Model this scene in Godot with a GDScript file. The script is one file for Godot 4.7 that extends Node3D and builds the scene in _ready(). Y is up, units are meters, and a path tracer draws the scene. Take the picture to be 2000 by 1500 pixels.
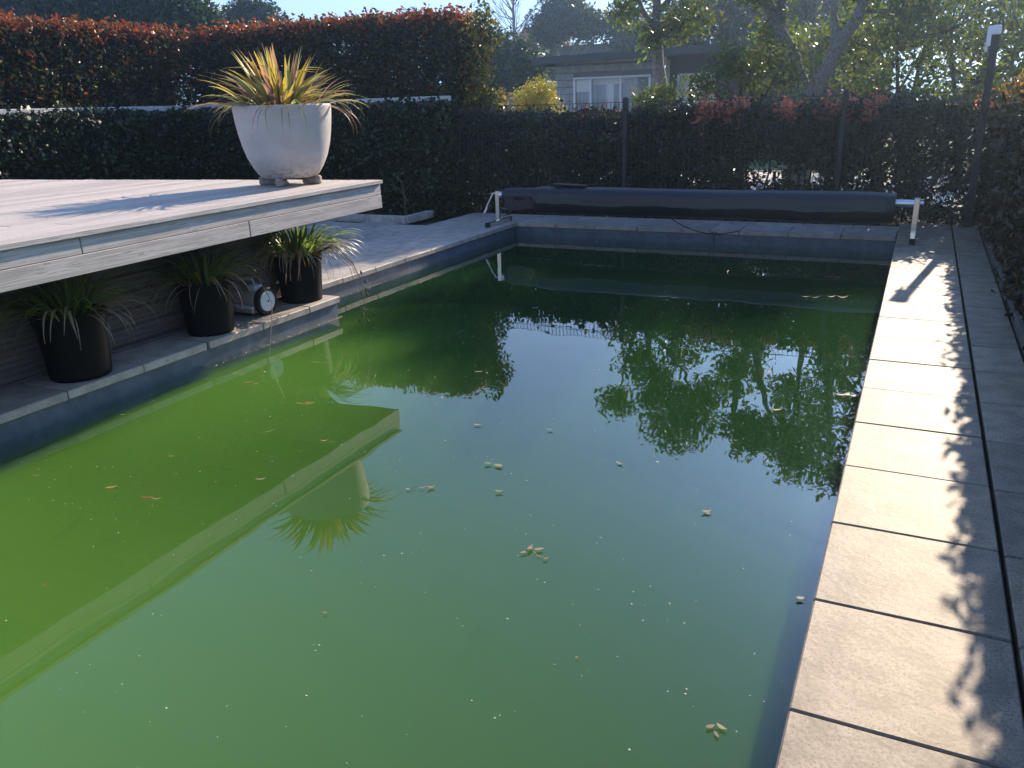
extends Node3D
# A swimming pool with green water, a raised timber deck with a potted plant, hedges, a pool fence and gardens behind.
# x runs across the pool, -z along it; y = 0 is the top of the pool coping.

const WATER := -0.1487
const SUN_EL := 27.2
const SUN_AZ := 8.0
var rng := RandomNumberGenerator.new()
var M := {}
var used := {}

# ---------------------------------------------------------------- mesh building
class MB:
	var v := PackedVector3Array()
	var n := PackedVector3Array()
	var uv := PackedVector2Array()
	var c := PackedColorArray()
	var idx := PackedInt32Array()
	var col := Color(1, 1, 1)
	func vert(p: Vector3, nn: Vector3, u := Vector2()) -> int:
		v.append(p); n.append(nn); uv.append(u); c.append(col)
		return v.size() - 1
	func face(a: int, b: int, d: int, nn: Vector3) -> void:
		if (v[b] - v[a]).cross(v[d] - v[a]).dot(nn) > 0.0:
			idx.append(a); idx.append(d); idx.append(b)
		else:
			idx.append(a); idx.append(b); idx.append(d)
	func quad(a: Vector3, b: Vector3, d: Vector3, e: Vector3, nn: Vector3) -> void:
		var i := vert(a, nn, Vector2(0, 0)); var j := vert(b, nn, Vector2(1, 0)); var k := vert(d, nn, Vector2(1, 1)); var l := vert(e, nn, Vector2(0, 1))
		face(i, j, k, nn); face(i, k, l, nn)
	func tri(a: Vector3, b: Vector3, d: Vector3, nn: Vector3) -> void:
		face(vert(a, nn), vert(b, nn), vert(d, nn), nn)
	# box with chamfered edges, centre at the transform's origin
	func box(size: Vector3, bev := 0.004, t := Transform3D()) -> void:
		var h := size * 0.5
		bev = minf(bev, minf(h.x, minf(h.y, h.z)) * 0.49)
		var p := func(s: Vector3, axis: int) -> Vector3:
			var q := h - Vector3(bev, bev, bev)
			q[axis] = h[axis]
			return t * (q * s)
		for axis in 3:
			var o1 := (axis + 1) % 3
			var o2 := (axis + 2) % 3
			for s in [-1.0, 1.0]:
				var nn := Vector3(); nn[axis] = s
				var pts := []
				for k in [[-1, -1], [1, -1], [1, 1], [-1, 1]]:
					var sg := Vector3(); sg[axis] = s; sg[o1] = k[0]; sg[o2] = k[1]
					pts.append(p.call(sg, axis))
				quad(pts[0], pts[1], pts[2], pts[3], t.basis * nn)
			if bev > 0.0:
				for s1 in [-1.0, 1.0]:
					for s2 in [-1.0, 1.0]:
						var a := Vector3(); a[o1] = s1; a[o2] = s2; a[axis] = -1
						var b := a; b[axis] = 1
						quad(p.call(a, o1), p.call(b, o1), p.call(b, o2), p.call(a, o2), t.basis * (Vector3(a[0] if axis != 0 else 0.0, a[1] if axis != 1 else 0.0, a[2] if axis != 2 else 0.0)).normalized())
		if bev > 0.0:
			for sx in [-1.0, 1.0]:
				for sy in [-1.0, 1.0]:
					for sz in [-1.0, 1.0]:
						var s3 := Vector3(sx, sy, sz)
						tri(p.call(s3, 0), p.call(s3, 1), p.call(s3, 2), t.basis * s3.normalized())
	func tube(path: Array, radii: Array, sides := 8, cap := true) -> void:
		var prev := Vector3()
		var rings := []
		for i in path.size():
			var d: Vector3 = (path[mini(i + 1, path.size() - 1)] - path[maxi(i - 1, 0)]).normalized()
			var x: Vector3
			if i == 0:
				x = d.cross(Vector3.UP if absf(d.y) < 0.95 else Vector3.RIGHT).normalized()
			else:
				x = (prev - d * prev.dot(d)).normalized()
			prev = x
			var y := d.cross(x)
			var ring := []
			for k in sides + 1:
				var a := TAU * k / sides
				var nn := x * cos(a) + y * sin(a)
				ring.append(vert(path[i] + nn * radii[i], nn, Vector2(float(k) / sides, float(i))))
			rings.append(ring)
			if i > 0:
				for k in sides:
					var nn2: Vector3 = n[ring[k]]
					face(rings[i - 1][k], rings[i - 1][k + 1], ring[k + 1], nn2)
					face(rings[i - 1][k], ring[k + 1], ring[k], nn2)
		if cap:
			for e in [0, path.size() - 1]:
				var d2: Vector3 = (path[1] - path[0]).normalized() * -1.0 if e == 0 else (path[e] - path[e - 1]).normalized()
				var cc := vert(path[e], d2)
				var base := []
				for k in sides + 1:
					base.append(vert(v[rings[e][k]], d2))
				for k in sides:
					face(cc, base[k], base[k + 1], d2)
	# profile: Vector2(radius, height)
	func lathe(profile: Array, segs := 40, wob := 0.0) -> void:
		var rows := []
		for i in profile.size():
			var d: Vector2 = (profile[mini(i + 1, profile.size() - 1)] - profile[maxi(i - 1, 0)]).normalized()
			var row := []
			for k in segs + 1:
				var a := TAU * k / segs
				var w := 1.0 + wob * (sin(a * 2.0 + 0.7) + 0.5 * sin(a * 3.0 + i))
				var r := Vector3(cos(a), 0, sin(a))
				row.append(vert(r * profile[i].x * w + Vector3(0, profile[i].y, 0), (r * d.y + Vector3(0, -d.x, 0)).normalized(), Vector2(float(k) / segs, float(i) / profile.size())))
			rows.append(row)
			if i > 0:
				for k in segs:
					face(rows[i - 1][k], rows[i - 1][k + 1], row[k + 1], n[row[k]])
					face(rows[i - 1][k], row[k + 1], row[k], n[row[k]])
	func mesh() -> ArrayMesh:
		var a := []
		a.resize(Mesh.ARRAY_MAX)
		a[Mesh.ARRAY_VERTEX] = v; a[Mesh.ARRAY_NORMAL] = n; a[Mesh.ARRAY_TEX_UV] = uv; a[Mesh.ARRAY_COLOR] = c; a[Mesh.ARRAY_INDEX] = idx
		var m := ArrayMesh.new()
		m.add_surface_from_arrays(Mesh.PRIMITIVE_TRIANGLES, a)
		return m

# ---------------------------------------------------------------- scene helpers
func numbered(called: String) -> String:
	var k: int = used.get(called, 0)
	used[called] = k + 1
	return called if k == 0 else "%s_%03d" % [called, k]

func thing(called: String, label: String, category: String, at := Vector3.ZERO, group := "") -> Node3D:
	var o := Node3D.new()
	o.name = numbered(called)
	add_child(o, true)
	o.position = at
	tag(o, label, category, group)
	return o

func tag(o: Node, label: String, category: String, group := "") -> void:
	o.set_meta("label", label); o.set_meta("category", category)
	if group: o.set_meta("group", group)

func part(called: String, mesh: Mesh, mat: Material, parent: Node, t := Transform3D()) -> MeshInstance3D:
	var o := MeshInstance3D.new()
	if parent == self:
		o.name = numbered(called)
	else:
		var names: Dictionary = used.get_or_add(parent.get_instance_id(), {})
		var k: int = names.get(called, 0)
		names[called] = k + 1
		o.name = called if k == 0 else "%s_%03d" % [called, k]
	o.mesh = mesh
	o.material_override = mat
	o.transform = t
	parent.add_child(o, true)
	return o

func struct(called: String, mesh: Mesh, mat: Material) -> MeshInstance3D:
	var o := part(called, mesh, mat, self)
	o.set_meta("kind", "structure")
	return o

func boxm(size: Vector3, bev := 0.004, at := Vector3.ZERO) -> ArrayMesh:
	var b := MB.new()
	b.box(size, bev, Transform3D(Basis(), at))
	return b.mesh()

func multi(called: String, mesh: Mesh, mat: Material, parent: Node, xf: Array, cols: Array) -> MultiMeshInstance3D:
	var mm := MultiMesh.new()
	mm.transform_format = MultiMesh.TRANSFORM_3D
	mm.use_colors = true
	mm.mesh = mesh
	mm.instance_count = xf.size()
	for i in xf.size():
		mm.set_instance_transform(i, xf[i])
		mm.set_instance_color(i, cols[i])
	var o := MultiMeshInstance3D.new()
	o.multimesh = mm
	o.material_override = mat
	o.name = called if parent != self else numbered(called)
	o.set_meta("kind", "stuff")
	parent.add_child(o, true)
	return o

func lin(r: float, g: float, b: float) -> Color:
	return Color(r, g, b).linear_to_srgb()

func mat(r: float, g: float, b: float, rough := 0.8, metal := 0.0, spec := 0.5) -> StandardMaterial3D:
	var m := StandardMaterial3D.new()
	m.albedo_color = lin(r, g, b)
	m.roughness = rough
	m.metallic = metal
	m.metallic_specular = spec
	return m

func noise_image(size: int, freq: float, sd: int, oct := 4, type := FastNoiseLite.TYPE_SIMPLEX_SMOOTH) -> Image:
	var f := FastNoiseLite.new()
	f.seed = sd; f.frequency = freq; f.noise_type = type; f.fractal_octaves = oct
	return f.get_seamless_image(size, size)

func tex(im: Image) -> ImageTexture:
	return ImageTexture.create_from_image(im)

# colour texture between two linear colours, driven by up to two noises; pits are dark spots
func mottled(size: int, a: Color, b: Color, f1: float, f2: float, sd: int, pits := 0.0, stretch := 1) -> ImageTexture:
	var n1 := noise_image(size, f1, sd, 4)
	var n2 := noise_image(size, f2, sd + 7, 3)
	var n3 := noise_image(size, f2 * 1.6, sd + 19, 2)
	var im := Image.create(size, size, false, Image.FORMAT_RGB8)
	for y in size:
		for x in size:
			var t := n1.get_pixel(x, y).r * 0.55 + n2.get_pixel(x, (y * stretch) % size).r * 0.45
			t = smoothstep(0.25, 0.75, t)
			var c := a.lerp(b, t)
			if pits > 0.0:
				var p := smoothstep(0.64, 0.76, n3.get_pixel(x, y).r)
				c = c.lerp(Color(a.r * 0.55, a.g * 0.5, a.b * 0.45), p * pits)
			im.set_pixel(x, y, c.linear_to_srgb())
	return tex(im)

# weathered boards: grain runs along v (the texture's y)
func timber_tex(size: int, a: Color, b: Color, dark: Color, sd: int, along_u := false) -> ImageTexture:
	var n1 := noise_image(size, 0.05, sd, 4)
	var n2 := noise_image(size, 0.02, sd + 3, 4)
	var n3 := noise_image(size, 0.11, sd + 5, 3)
	var im := Image.create(size, size, false, Image.FORMAT_RGB8)
	for y in size:
		for x in size:
			var g := n1.get_pixel((x * 2) % size, int(y / 12.0) % size).r
			var big := n2.get_pixel(x, int(y / 3.0)).r
			var c := a.lerp(b, smoothstep(0.3, 0.72, g * 0.6 + big * 0.4))
			var k := smoothstep(0.62, 0.78, n3.get_pixel(x, int(y / 6.0)).r) * smoothstep(0.45, 0.7, big)
			c = c.lerp(dark, k * 0.7).linear_to_srgb()
			if along_u: im.set_pixel(y, x, c)
			else: im.set_pixel(x, y, c)
	return tex(im)

func tri_mat(m: StandardMaterial3D, t: Texture2D, scale: Vector3, world := true) -> StandardMaterial3D:
	m.albedo_color = Color.WHITE
	m.albedo_texture = t
	m.uv1_triplanar = true
	m.uv1_world_triplanar = world
	m.uv1_scale = scale
	return m

func relief(m: StandardMaterial3D, im: Image, cm: float) -> StandardMaterial3D:
	m.heightmap_enabled = true
	m.heightmap_texture = tex(im)
	m.heightmap_scale = cm
	return m

func leaf_mat(rough: float, back: Color, spec := 0.5) -> StandardMaterial3D:
	var m := mat(1, 1, 1, rough, 0.0, spec)
	m.vertex_color_use_as_albedo = true
	m.backlight_enabled = true
	m.backlight = back
	m.cull_mode = BaseMaterial3D.CULL_DISABLED
	return m

func jit(s: float) -> Vector3:
	return Vector3(rng.randf_range(-s, s), rng.randf_range(-s, s), rng.randf_range(-s, s))

func rand_basis() -> Basis:
	return Basis(Quaternion(Vector3(rng.randfn(), rng.randfn(), rng.randfn()).normalized(), rng.randf() * TAU))

# a spray of folded leaves round the origin
func leaf_spray(count: int, length: float, width: float, spread: float, lobed := false) -> ArrayMesh:
	var b := MB.new()
	for i in count:
		var at := jit(spread)
		var q := rand_basis()
		var l := length * rng.randf_range(0.7, 1.15)
		var w := width * rng.randf_range(0.75, 1.15) * 0.5
		var fold := rng.randf_range(0.15, 0.45) * w
		b.col = Color(1, 1, 1) * rng.randf_range(0.75, 1.15)
		var nn := q * Vector3(0, 1, 0)
		var p0 := at
		var p1 := at + q * Vector3(l, -l * 0.12, 0)
		var ml := at + q * Vector3(l * 0.48, fold, w)
		var mr := at + q * Vector3(l * 0.48, fold, -w)
		if lobed:
			var a1 := at + q * Vector3(l * 0.25, fold, w * 1.2)
			var a2 := at + q * Vector3(l * 0.25, fold, -w * 1.2)
			b.tri(p0, a1, p1, nn); b.tri(p0, p1, a2, nn)
			b.tri(a1, at + q * Vector3(l * 0.8, fold, w * 0.9), p1, nn); b.tri(a2, p1, at + q * Vector3(l * 0.8, fold, -w * 0.9), nn)
		else:
			b.tri(p0, ml, p1, (nn + q * Vector3(0, 0, -0.3)).normalized())
			b.tri(p0, p1, mr, (nn + q * Vector3(0, 0, 0.3)).normalized())
	return b.mesh()

# ---------------------------------------------------------------- hedges and trees
var nz := FastNoiseLite.new()

# boxes: [min, max] of each block of the clipped body. colour(p, f) gives a leaf colour; f is 0 at the bottom and 1 at the top
func hedge(called: String, label: String, category: String, boxes: Array, per_m3: float, skin: float, sprays: Array, m: Material, colour: Callable, uneven: float, group := "") -> Node3D:
	var lo := Vector3(1e9, 1e9, 1e9)
	for bx in boxes: lo = lo.min(bx[0])
	var o := thing(called, label, category, Vector3(boxes[0][0].x, 0, boxes[0][0].z), group)
	var xf := [[], []]
	var cols := [[], []]
	var stems := MB.new()
	for bx in boxes:
		var a: Vector3 = bx[0]
		var b: Vector3 = bx[1]
		var s := b - a
		var count := int(s.x * s.y * s.z * per_m3)
		var shell := int((s.x * s.y * 2.0 + s.z * s.y * 2.0 + s.x * s.z) * skin)
		for i in count + shell:
			var f := Vector3(rng.randf(), rng.randf(), rng.randf())
			var edge := i >= count
			if edge:
				var pick := rng.randf() * (s.x * s.y * 2.0 + s.z * s.y * 2.0 + s.x * s.z)
				if pick < s.x * s.y * 2.0: f.z = 0.0 if rng.randf() < 0.5 else 1.0
				elif pick < s.x * s.y * 2.0 + s.z * s.y * 2.0: f.x = 0.0 if rng.randf() < 0.5 else 1.0
				else: f.y = 1.0
			var p := a + s * f
			var bump := nz.get_noise_3d(p.x * 14.0, p.y * 14.0, p.z * 14.0) * 0.6 + nz.get_noise_3d(p.x * 45.0, p.y * 45.0, p.z * 45.0) * 0.4
			if edge:
				var out := (f - Vector3(0.5, 0.5, 0.5)) * 2.0
				var nn := Vector3(signf(out.x) if absf(out.x) > 0.999 else 0.0, 1.0 if f.y > 0.999 else 0.0, signf(out.z) if absf(out.z) > 0.999 else 0.0)
				if f.y > 0.999 and rng.randf() < 0.05: p.y += rng.randf() * 0.13
				p += nn * (bump * uneven * 1.6 + rng.randf_range(-0.5, 0.35) * uneven)
				if nz.get_noise_3d(p.x * 30.0 + 90.0, p.y * 30.0, p.z * 30.0) < -0.42: continue
			elif nz.get_noise_3d(p.x * 22.0, p.y * 22.0 + 50.0, p.z * 22.0) < -0.3: continue
			var cc: Color = colour.call(p, clampf((p.y - a.y) / s.y, 0, 1))
			if cc.a == 0.0: continue # a thin patch
			var k := rng.randi() % 2
			var sc := rng.randf_range(0.75, 1.25)
			xf[k].append(Transform3D(rand_basis().scaled(Vector3(sc, sc, sc)), p - o.position))
			cols[k].append(cc)
		# twiggy stems inside
		for i in int(maxf(s.x, s.z) * 4.0):
			var base := Vector3(rng.randf_range(a.x + s.x * 0.25, b.x - s.x * 0.25), maxf(a.y, -0.05) if a.y < 0.3 else a.y, rng.randf_range(a.z + s.z * 0.25, b.z - s.z * 0.25)) - o.position
			var top := base + Vector3(rng.randf_range(-0.15, 0.15), s.y * rng.randf_range(0.7, 0.92), rng.randf_range(-0.15, 0.15))
			stems.tube([base, base.lerp(top, 0.5) + jit(0.05), top], [0.016, 0.012, 0.005], 5, false)
	part("stems", stems.mesh(), M.twig, o).set_meta("kind", "stuff")
	for k in 2:
		multi("foliage" if k == 0 else "foliage_001", sprays[k], m, o, xf[k], cols[k])
	return o

# limbs: arrays of [points, start radius, end radius]; blobs: [centre, radius, flatten, sprays]
func tree(called: String, label: String, at: Vector3, limbs: Array, blobs: Array, sprays: Array, leafm: Material, barkm: Material, colour: Callable, twigs := 9, category := "tree", group := "") -> Node3D:
	var o := thing(called, label, category, at, group)
	var wood := MB.new()
	var branch := MB.new()
	var ends := []
	for li in limbs.size():
		var l: Array = limbs[li]
		var pts := []
		var rad := []
		var src: Array = l[0]
		var steps := (src.size() - 1) * 3
		for i in steps + 1:
			var t := float(i) / steps * (src.size() - 1)
			var k := mini(int(t), src.size() - 2)
			var p: Vector3 = src[maxi(k - 1, 0)].cubic_interpolate_in_time(src[k], src[maxi(k - 2, 0)], src[k + 1], 1.0, 1.0, 0.0, 2.0) if false else src[k].cubic_interpolate(src[k + 1], src[maxi(k - 1, 0)], src[mini(k + 2, src.size() - 1)], t - k)
			pts.append(p - at + (jit(l[2] * 0.6) if i > 0 and i < steps else Vector3()))
			rad.append(lerpf(l[1], l[2], float(i) / steps))
			ends.append(p)
		(wood if li == 0 else branch).tube(pts, rad, 10 if l[1] > 0.06 else 7, false)
	var xf := [[], []]
	var cols := [[], []]
	for bl in blobs:
		var c: Vector3 = bl[0]
		var r: float = bl[1]
		var fl: float = bl[2]
		# the nearest point of a limb carries this clump
		var best: Vector3 = ends[0]
		for e in ends:
			if e.distance_to(c) + maxf(0.0, e.y - c.y) * 2.0 < best.distance_to(c) + maxf(0.0, best.y - c.y) * 2.0: best = e
		var mid := best.lerp(c, 0.6) + Vector3(0, 0.08 * r, 0)
		branch.tube([best - at, mid - at, c - at], [0.05 * r + 0.012, 0.035 * r + 0.008, 0.02 * r + 0.005], 6, false)
		for i in twigs:
			var d := Vector3(rng.randfn(), rng.randfn() * 0.8 + 0.15, rng.randfn()).normalized()
			var tip := c + Vector3(d.x, d.y * fl, d.z) * r * rng.randf_range(0.7, 1.0)
			var root := c.lerp(best, rng.randf() * 0.35)
			branch.tube([root - at, root.lerp(tip, 0.5) + jit(0.06 * r) - at, tip - at], [0.018 * r + 0.006, 0.012 * r + 0.004, 0.003], 5, false)
		var want: int = bl[3]
		for i in want:
			var d := Vector3(rng.randfn(), rng.randfn(), rng.randfn()).normalized()
			var k2 := pow(rng.randf(), 0.4)
			var p := c + Vector3(d.x, d.y * fl, d.z) * r * k2
			var nv := nz.get_noise_3d(p.x * 40.0 / r, p.y * 40.0 / r, p.z * 40.0 / r)
			if nv < -0.12: continue
			p += d * r * 0.35 * nz.get_noise_3d(p.x * 70.0 / r + 31.0, p.y * 70.0 / r, p.z * 70.0 / r)
			var k := rng.randi() % 2
			var sc := rng.randf_range(0.75, 1.3)
			xf[k].append(Transform3D(rand_basis().scaled(Vector3(sc, sc, sc)), p - at))
			cols[k].append(colour.call(p))
	part("trunk", wood.mesh(), barkm, o)
	if branch.v.size() > 0: part("branches", branch.mesh(), barkm, o).set_meta("kind", "stuff")
	for k in 2:
		if xf[k].size(): multi("crown" if k == 0 else "crown_001", sprays[k], leafm, o, xf[k], cols[k])
	return o

func greens(base: Color, vary: float) -> Callable:
	return func(p: Vector3) -> Color:
		var k := 1.0 + rng.randf_range(-vary, vary)
		return Color(base.r * k * rng.randf_range(0.8, 1.25), base.g * k, base.b * k * rng.randf_range(0.7, 1.2))

# ---------------------------------------------------------------- the strap-leaved plants
func strap(length: float, width: float, rise: float, droop: float, kink := -1.0) -> ArrayMesh:
	var b := MB.new()
	var segs := 9
	var p := Vector3()
	var ang := rise
	var rows := []
	for i in segs + 1:
		var t := float(i) / segs
		var w := width * 0.5 * (0.55 + 0.9 * t if t < 0.5 else 1.0) * (1.0 - pow(maxf(0.0, (t - 0.45) / 0.55), 1.6))
		w = maxf(w, 0.0008)
		var d := Vector3(cos(ang), sin(ang), 0)
		var up := Vector3(-sin(ang), cos(ang), 0)
		var fold := w * 0.45
		rows.append([b.vert(p + up * fold + Vector3(0, 0, w), (up + Vector3(0, 0, -0.35)).normalized()), b.vert(p, up), b.vert(p + up * fold - Vector3(0, 0, w), (up + Vector3(0, 0, 0.35)).normalized()), up])
		if i > 0:
			for s in 2:
				b.face(rows[i - 1][s], rows[i - 1][s + 1], rows[i][s + 1], rows[i][3])
				b.face(rows[i - 1][s], rows[i][s + 1], rows[i][s], rows[i][3])
		p += d * length / segs
		ang -= droop / segs * (0.4 + 1.2 * t)
		if kink >= 0.0 and absf(t - kink) < 0.06: ang -= 0.9
	return b.mesh()

func straps(o: Node3D, at: Vector3, variants: Array, mats: Array, count: int, spread: float, lean: Callable) -> void:
	for i in count:
		var az := rng.randf() * TAU
		var v: int = lean.call(i, az)
		var s := rng.randf_range(0.8, 1.15)
		var q := Basis(Vector3.UP, az) * Basis(Vector3.RIGHT, rng.randf_range(-0.25, 0.25))
		part("leaf", variants[v], mats[rng.randi() % mats.size()], o, Transform3D(q.scaled(Vector3(s, s, s * rng.randf_range(0.8, 1.1))), at + q * Vector3(rng.randf_range(0.2, 1.0) * spread, 0, 0)))

# ================================================================ the scene
func _ready() -> void:
	rng.seed = 20240611
	nz.seed = 5
	nz.frequency = 0.05
	camera_and_light()
	materials()
	setting()
	deck()
	walls_and_hedges()
	fence()
	house()
	trees()
	big_pot()
	small_pots()
	cleaner()
	roller()
	lamp()
	floating()

func camera_and_light() -> void:
	var cam := Camera3D.new()
	cam.name = "camera"
	cam.fov = 50.76
	cam.near = 0.05
	cam.far = 400.0
	cam.transform = Transform3D(Basis(Vector3.UP, 0.4632) * Basis(Vector3.RIGHT, -0.3339) * Basis(Vector3.BACK, -0.0319), Vector3(0, 1.4012, 0))
	add_child(cam)
	cam.current = true
	var sky := PanoramaSkyMaterial.new()
	sky.panorama = sky_picture()
	var env := Environment.new()
	env.background_mode = Environment.BG_SKY
	env.sky = Sky.new()
	env.sky.sky_material = sky
	env.background_energy_multiplier = 1.0
	env.tonemap_mode = Environment.TONE_MAPPER_LINEAR
	env.tonemap_exposure = 2.0
	env.sdfgi_enabled = true
	env.ssao_enabled = true
	env.ssil_enabled = true
	env.volumetric_fog_enabled = true
	env.volumetric_fog_density = 0.0023
	env.volumetric_fog_albedo = Color(0.74, 0.87, 1.0)
	env.volumetric_fog_anisotropy = 0.8
	var we := WorldEnvironment.new()
	we.name = "world_environment"
	we.environment = env
	add_child(we)
	var sun := DirectionalLight3D.new()
	sun.name = "sun"
	sun.light_energy = 1.6
	sun.light_color = Color(1.0, 0.915, 0.80)
	sun.light_angular_distance = 0.5
	sun.shadow_enabled = true
	sun.rotation_degrees = Vector3(-SUN_EL, 180.0 - SUN_AZ, 0)
	add_child(sun)

# clear winter sky: pale low down, deep blue overhead, a bright aureole round the low sun, a few small clouds near the horizon
func sky_picture() -> ImageTexture:
	var im := Image.create(1024, 512, false, Image.FORMAT_RGBF)
	var f := FastNoiseLite.new()
	f.seed = 4; f.frequency = 0.012; f.fractal_octaves = 5
	var el0 := deg_to_rad(SUN_EL)
	var az0 := deg_to_rad(SUN_AZ)
	var sun := Vector3(sin(az0) * cos(el0), sin(el0), -cos(az0) * cos(el0))
	for y in 512:
		var el := PI * 0.5 - (y + 0.5) / 512.0 * PI
		for x in 1024:
			var a := TAU * ((x + 0.5) / 1024.0 - 0.25)
			var d := Vector3(cos(a) * cos(el), sin(el), sin(a) * cos(el))
			var c := Vector3(0.10, 0.105, 0.10)
			if d.y > 0.0:
				c = Vector3(0.055, 0.125, 0.32).lerp(Vector3(0.34, 0.49, 0.74), pow(1.0 - d.y, 1.3))
				var ang := rad_to_deg(d.angle_to(sun))
				c += Vector3(1.05, 1.65, 2.8) * exp(-ang / 15.0) * exp(-maxf(0.0, rad_to_deg(el) - SUN_EL) / 22.0)
				var deg := rad_to_deg(el)
				if deg < 15.0:
					var n := f.get_noise_3d(cos(a) * 160.0, deg * 14.0, sin(a) * 160.0)
					c = c.lerp(Vector3(0.66, 0.68, 0.70), smoothstep(0.10, 0.38, n) * smoothstep(14.0, 9.0, deg) * 0.85)
			im.set_pixel(x, y, Color(c.x, c.y, c.z))
	return tex(im)

func materials() -> void:
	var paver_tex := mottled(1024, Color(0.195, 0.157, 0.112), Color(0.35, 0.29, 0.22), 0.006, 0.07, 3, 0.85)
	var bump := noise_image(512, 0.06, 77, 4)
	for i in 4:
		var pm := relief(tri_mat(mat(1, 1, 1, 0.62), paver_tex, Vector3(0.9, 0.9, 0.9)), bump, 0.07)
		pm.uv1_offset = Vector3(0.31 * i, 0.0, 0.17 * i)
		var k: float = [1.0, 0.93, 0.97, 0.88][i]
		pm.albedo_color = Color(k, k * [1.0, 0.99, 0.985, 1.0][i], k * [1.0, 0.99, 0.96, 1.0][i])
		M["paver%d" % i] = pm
	# the pool's left and far sides are laid in paler slabs of the same make
	var pale_tex := mottled(1024, Color(0.33, 0.295, 0.26), Color(0.50, 0.455, 0.405), 0.006, 0.07, 6, 0.6)
	for i in 4:
		var pm := relief(tri_mat(mat(1, 1, 1, 0.62), pale_tex, Vector3(0.9, 0.9, 0.9)), bump, 0.07)
		pm.uv1_offset = Vector3(0.31 * i, 0.0, 0.17 * i)
		var k: float = [1.0, 0.93, 0.97, 0.9][i]
		pm.albedo_color = Color(k, k, k)
		M["pale%d" % i] = pm
	M.kerb = tri_mat(mat(1, 1, 1, 0.85), mottled(512, Color(0.3, 0.28, 0.26), Color(0.5, 0.47, 0.43), 0.01, 0.06, 9, 0.4), Vector3(1, 1, 1))
	var deck_tex := timber_tex(1024, Color(0.38, 0.335, 0.30), Color(0.57, 0.515, 0.475), Color(0.22, 0.185, 0.165), 21)
	var deck_bump := noise_image(512, 0.05, 31, 3)
	for i in 3:
		var m := tri_mat(mat(1, 1, 1, 0.75), deck_tex, Vector3(1.3, 1.3, 0.28), false)
		m.uv1_offset = Vector3(0.37 * i, 0.11 * i, 0.21 * i)
		var k: float = [1.0, 0.9, 0.96][i]
		m.albedo_color = Color(k, k, k)
		M["deck%d" % i] = m
	# boards seen from the side: grain along z as well
	var fas := timber_tex(1024, Color(0.36, 0.33, 0.31), Color(0.56, 0.525, 0.50), Color(0.10, 0.09, 0.085), 43, true)
	M.fascia = tri_mat(mat(1, 1, 1, 0.8), fas, Vector3(1.1, 1.1, 0.33), false)
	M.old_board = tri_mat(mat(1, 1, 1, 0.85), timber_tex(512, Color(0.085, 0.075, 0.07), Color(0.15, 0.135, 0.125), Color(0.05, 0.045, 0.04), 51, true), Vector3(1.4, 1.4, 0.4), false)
	M.liner = tri_mat(mat(1, 1, 1, 0.5), mottled(512, Color(0.06, 0.085, 0.118), Color(0.09, 0.122, 0.165), 0.01, 0.03, 61), Vector3(0.7, 0.7, 0.7))
	M.pot = tri_mat(mat(1, 1, 1, 0.75), pot_tex(), Vector3(1, 1, 1), false)
	M.pot.uv1_triplanar = false
	M.pot.uv1_world_triplanar = false
	relief(M.pot, noise_image(512, 0.05, 88, 4), 0.1)
	M.pot_foot = tri_mat(mat(1, 1, 1, 0.9), mottled(256, Color(0.2, 0.15, 0.12), Color(0.4, 0.34, 0.29), 0.02, 0.08, 14, 0.5), Vector3(4, 4, 4))
	M.soil = tri_mat(mat(1, 1, 1, 0.95), mottled(256, Color(0.02, 0.015, 0.01), Color(0.07, 0.05, 0.035), 0.03, 0.1, 15), Vector3(4, 4, 4))
	M.black_plastic = mat(0.007, 0.007, 0.008, 0.6, 0.0, 0.25)
	M.cover = relief(mat(0.009, 0.010, 0.016, 0.42), noise_image(512, 0.03, 90, 3), 0.3)
	M.cover.uv1_triplanar = true
	M.cover.uv1_scale = Vector3(1.2, 1.2, 1.2)
	M.alu = mat(0.72, 0.72, 0.73, 0.32, 1.0)
	M.alu_dull = mat(0.78, 0.74, 0.68, 0.22, 1.0)
	M.dark_metal = mat(0.006, 0.007, 0.009, 0.5)
	M.wire = mat(0.032, 0.034, 0.038, 0.4)
	M.rubber = mat(0.012, 0.012, 0.014, 0.8)
	M.white_plastic = mat(0.62, 0.66, 0.66, 0.45)
	M.beige_plastic = tri_mat(mat(1, 1, 1, 0.5), mottled(256, Color(0.34, 0.31, 0.28), Color(0.46, 0.43, 0.39), 0.02, 0.06, 17), Vector3(4, 4, 4))
	M.white_wall = tri_mat(mat(1, 1, 1, 0.85), mottled(512, Color(0.5, 0.5, 0.5), Color(0.66, 0.66, 0.65), 0.008, 0.04, 27), Vector3(0.6, 0.6, 0.6))
	M.twig = tri_mat(mat(1, 1, 1, 0.9), mottled(256, Color(0.05, 0.04, 0.03), Color(0.12, 0.1, 0.08), 0.02, 0.08, 35), Vector3(6, 2, 6))
	M.bark = relief(tri_mat(mat(1, 1, 1, 0.9), mottled(512, Color(0.10, 0.09, 0.08), Color(0.26, 0.245, 0.225), 0.02, 0.06, 36, 0.6), Vector3(2.2, 1.1, 2.2)), noise_image(512, 0.05, 37, 4), 2.0)
	M.ground = tri_mat(mat(1, 1, 1, 0.95), mottled(512, Color(0.05, 0.04, 0.028), Color(0.11, 0.09, 0.06), 0.02, 0.08, 38), Vector3(0.7, 0.7, 0.7))
	M.grass = tri_mat(mat(1, 1, 1, 0.95), mottled(512, Color(0.035, 0.06, 0.015), Color(0.08, 0.12, 0.03), 0.02, 0.08, 39), Vector3(0.5, 0.5, 0.5))
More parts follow.
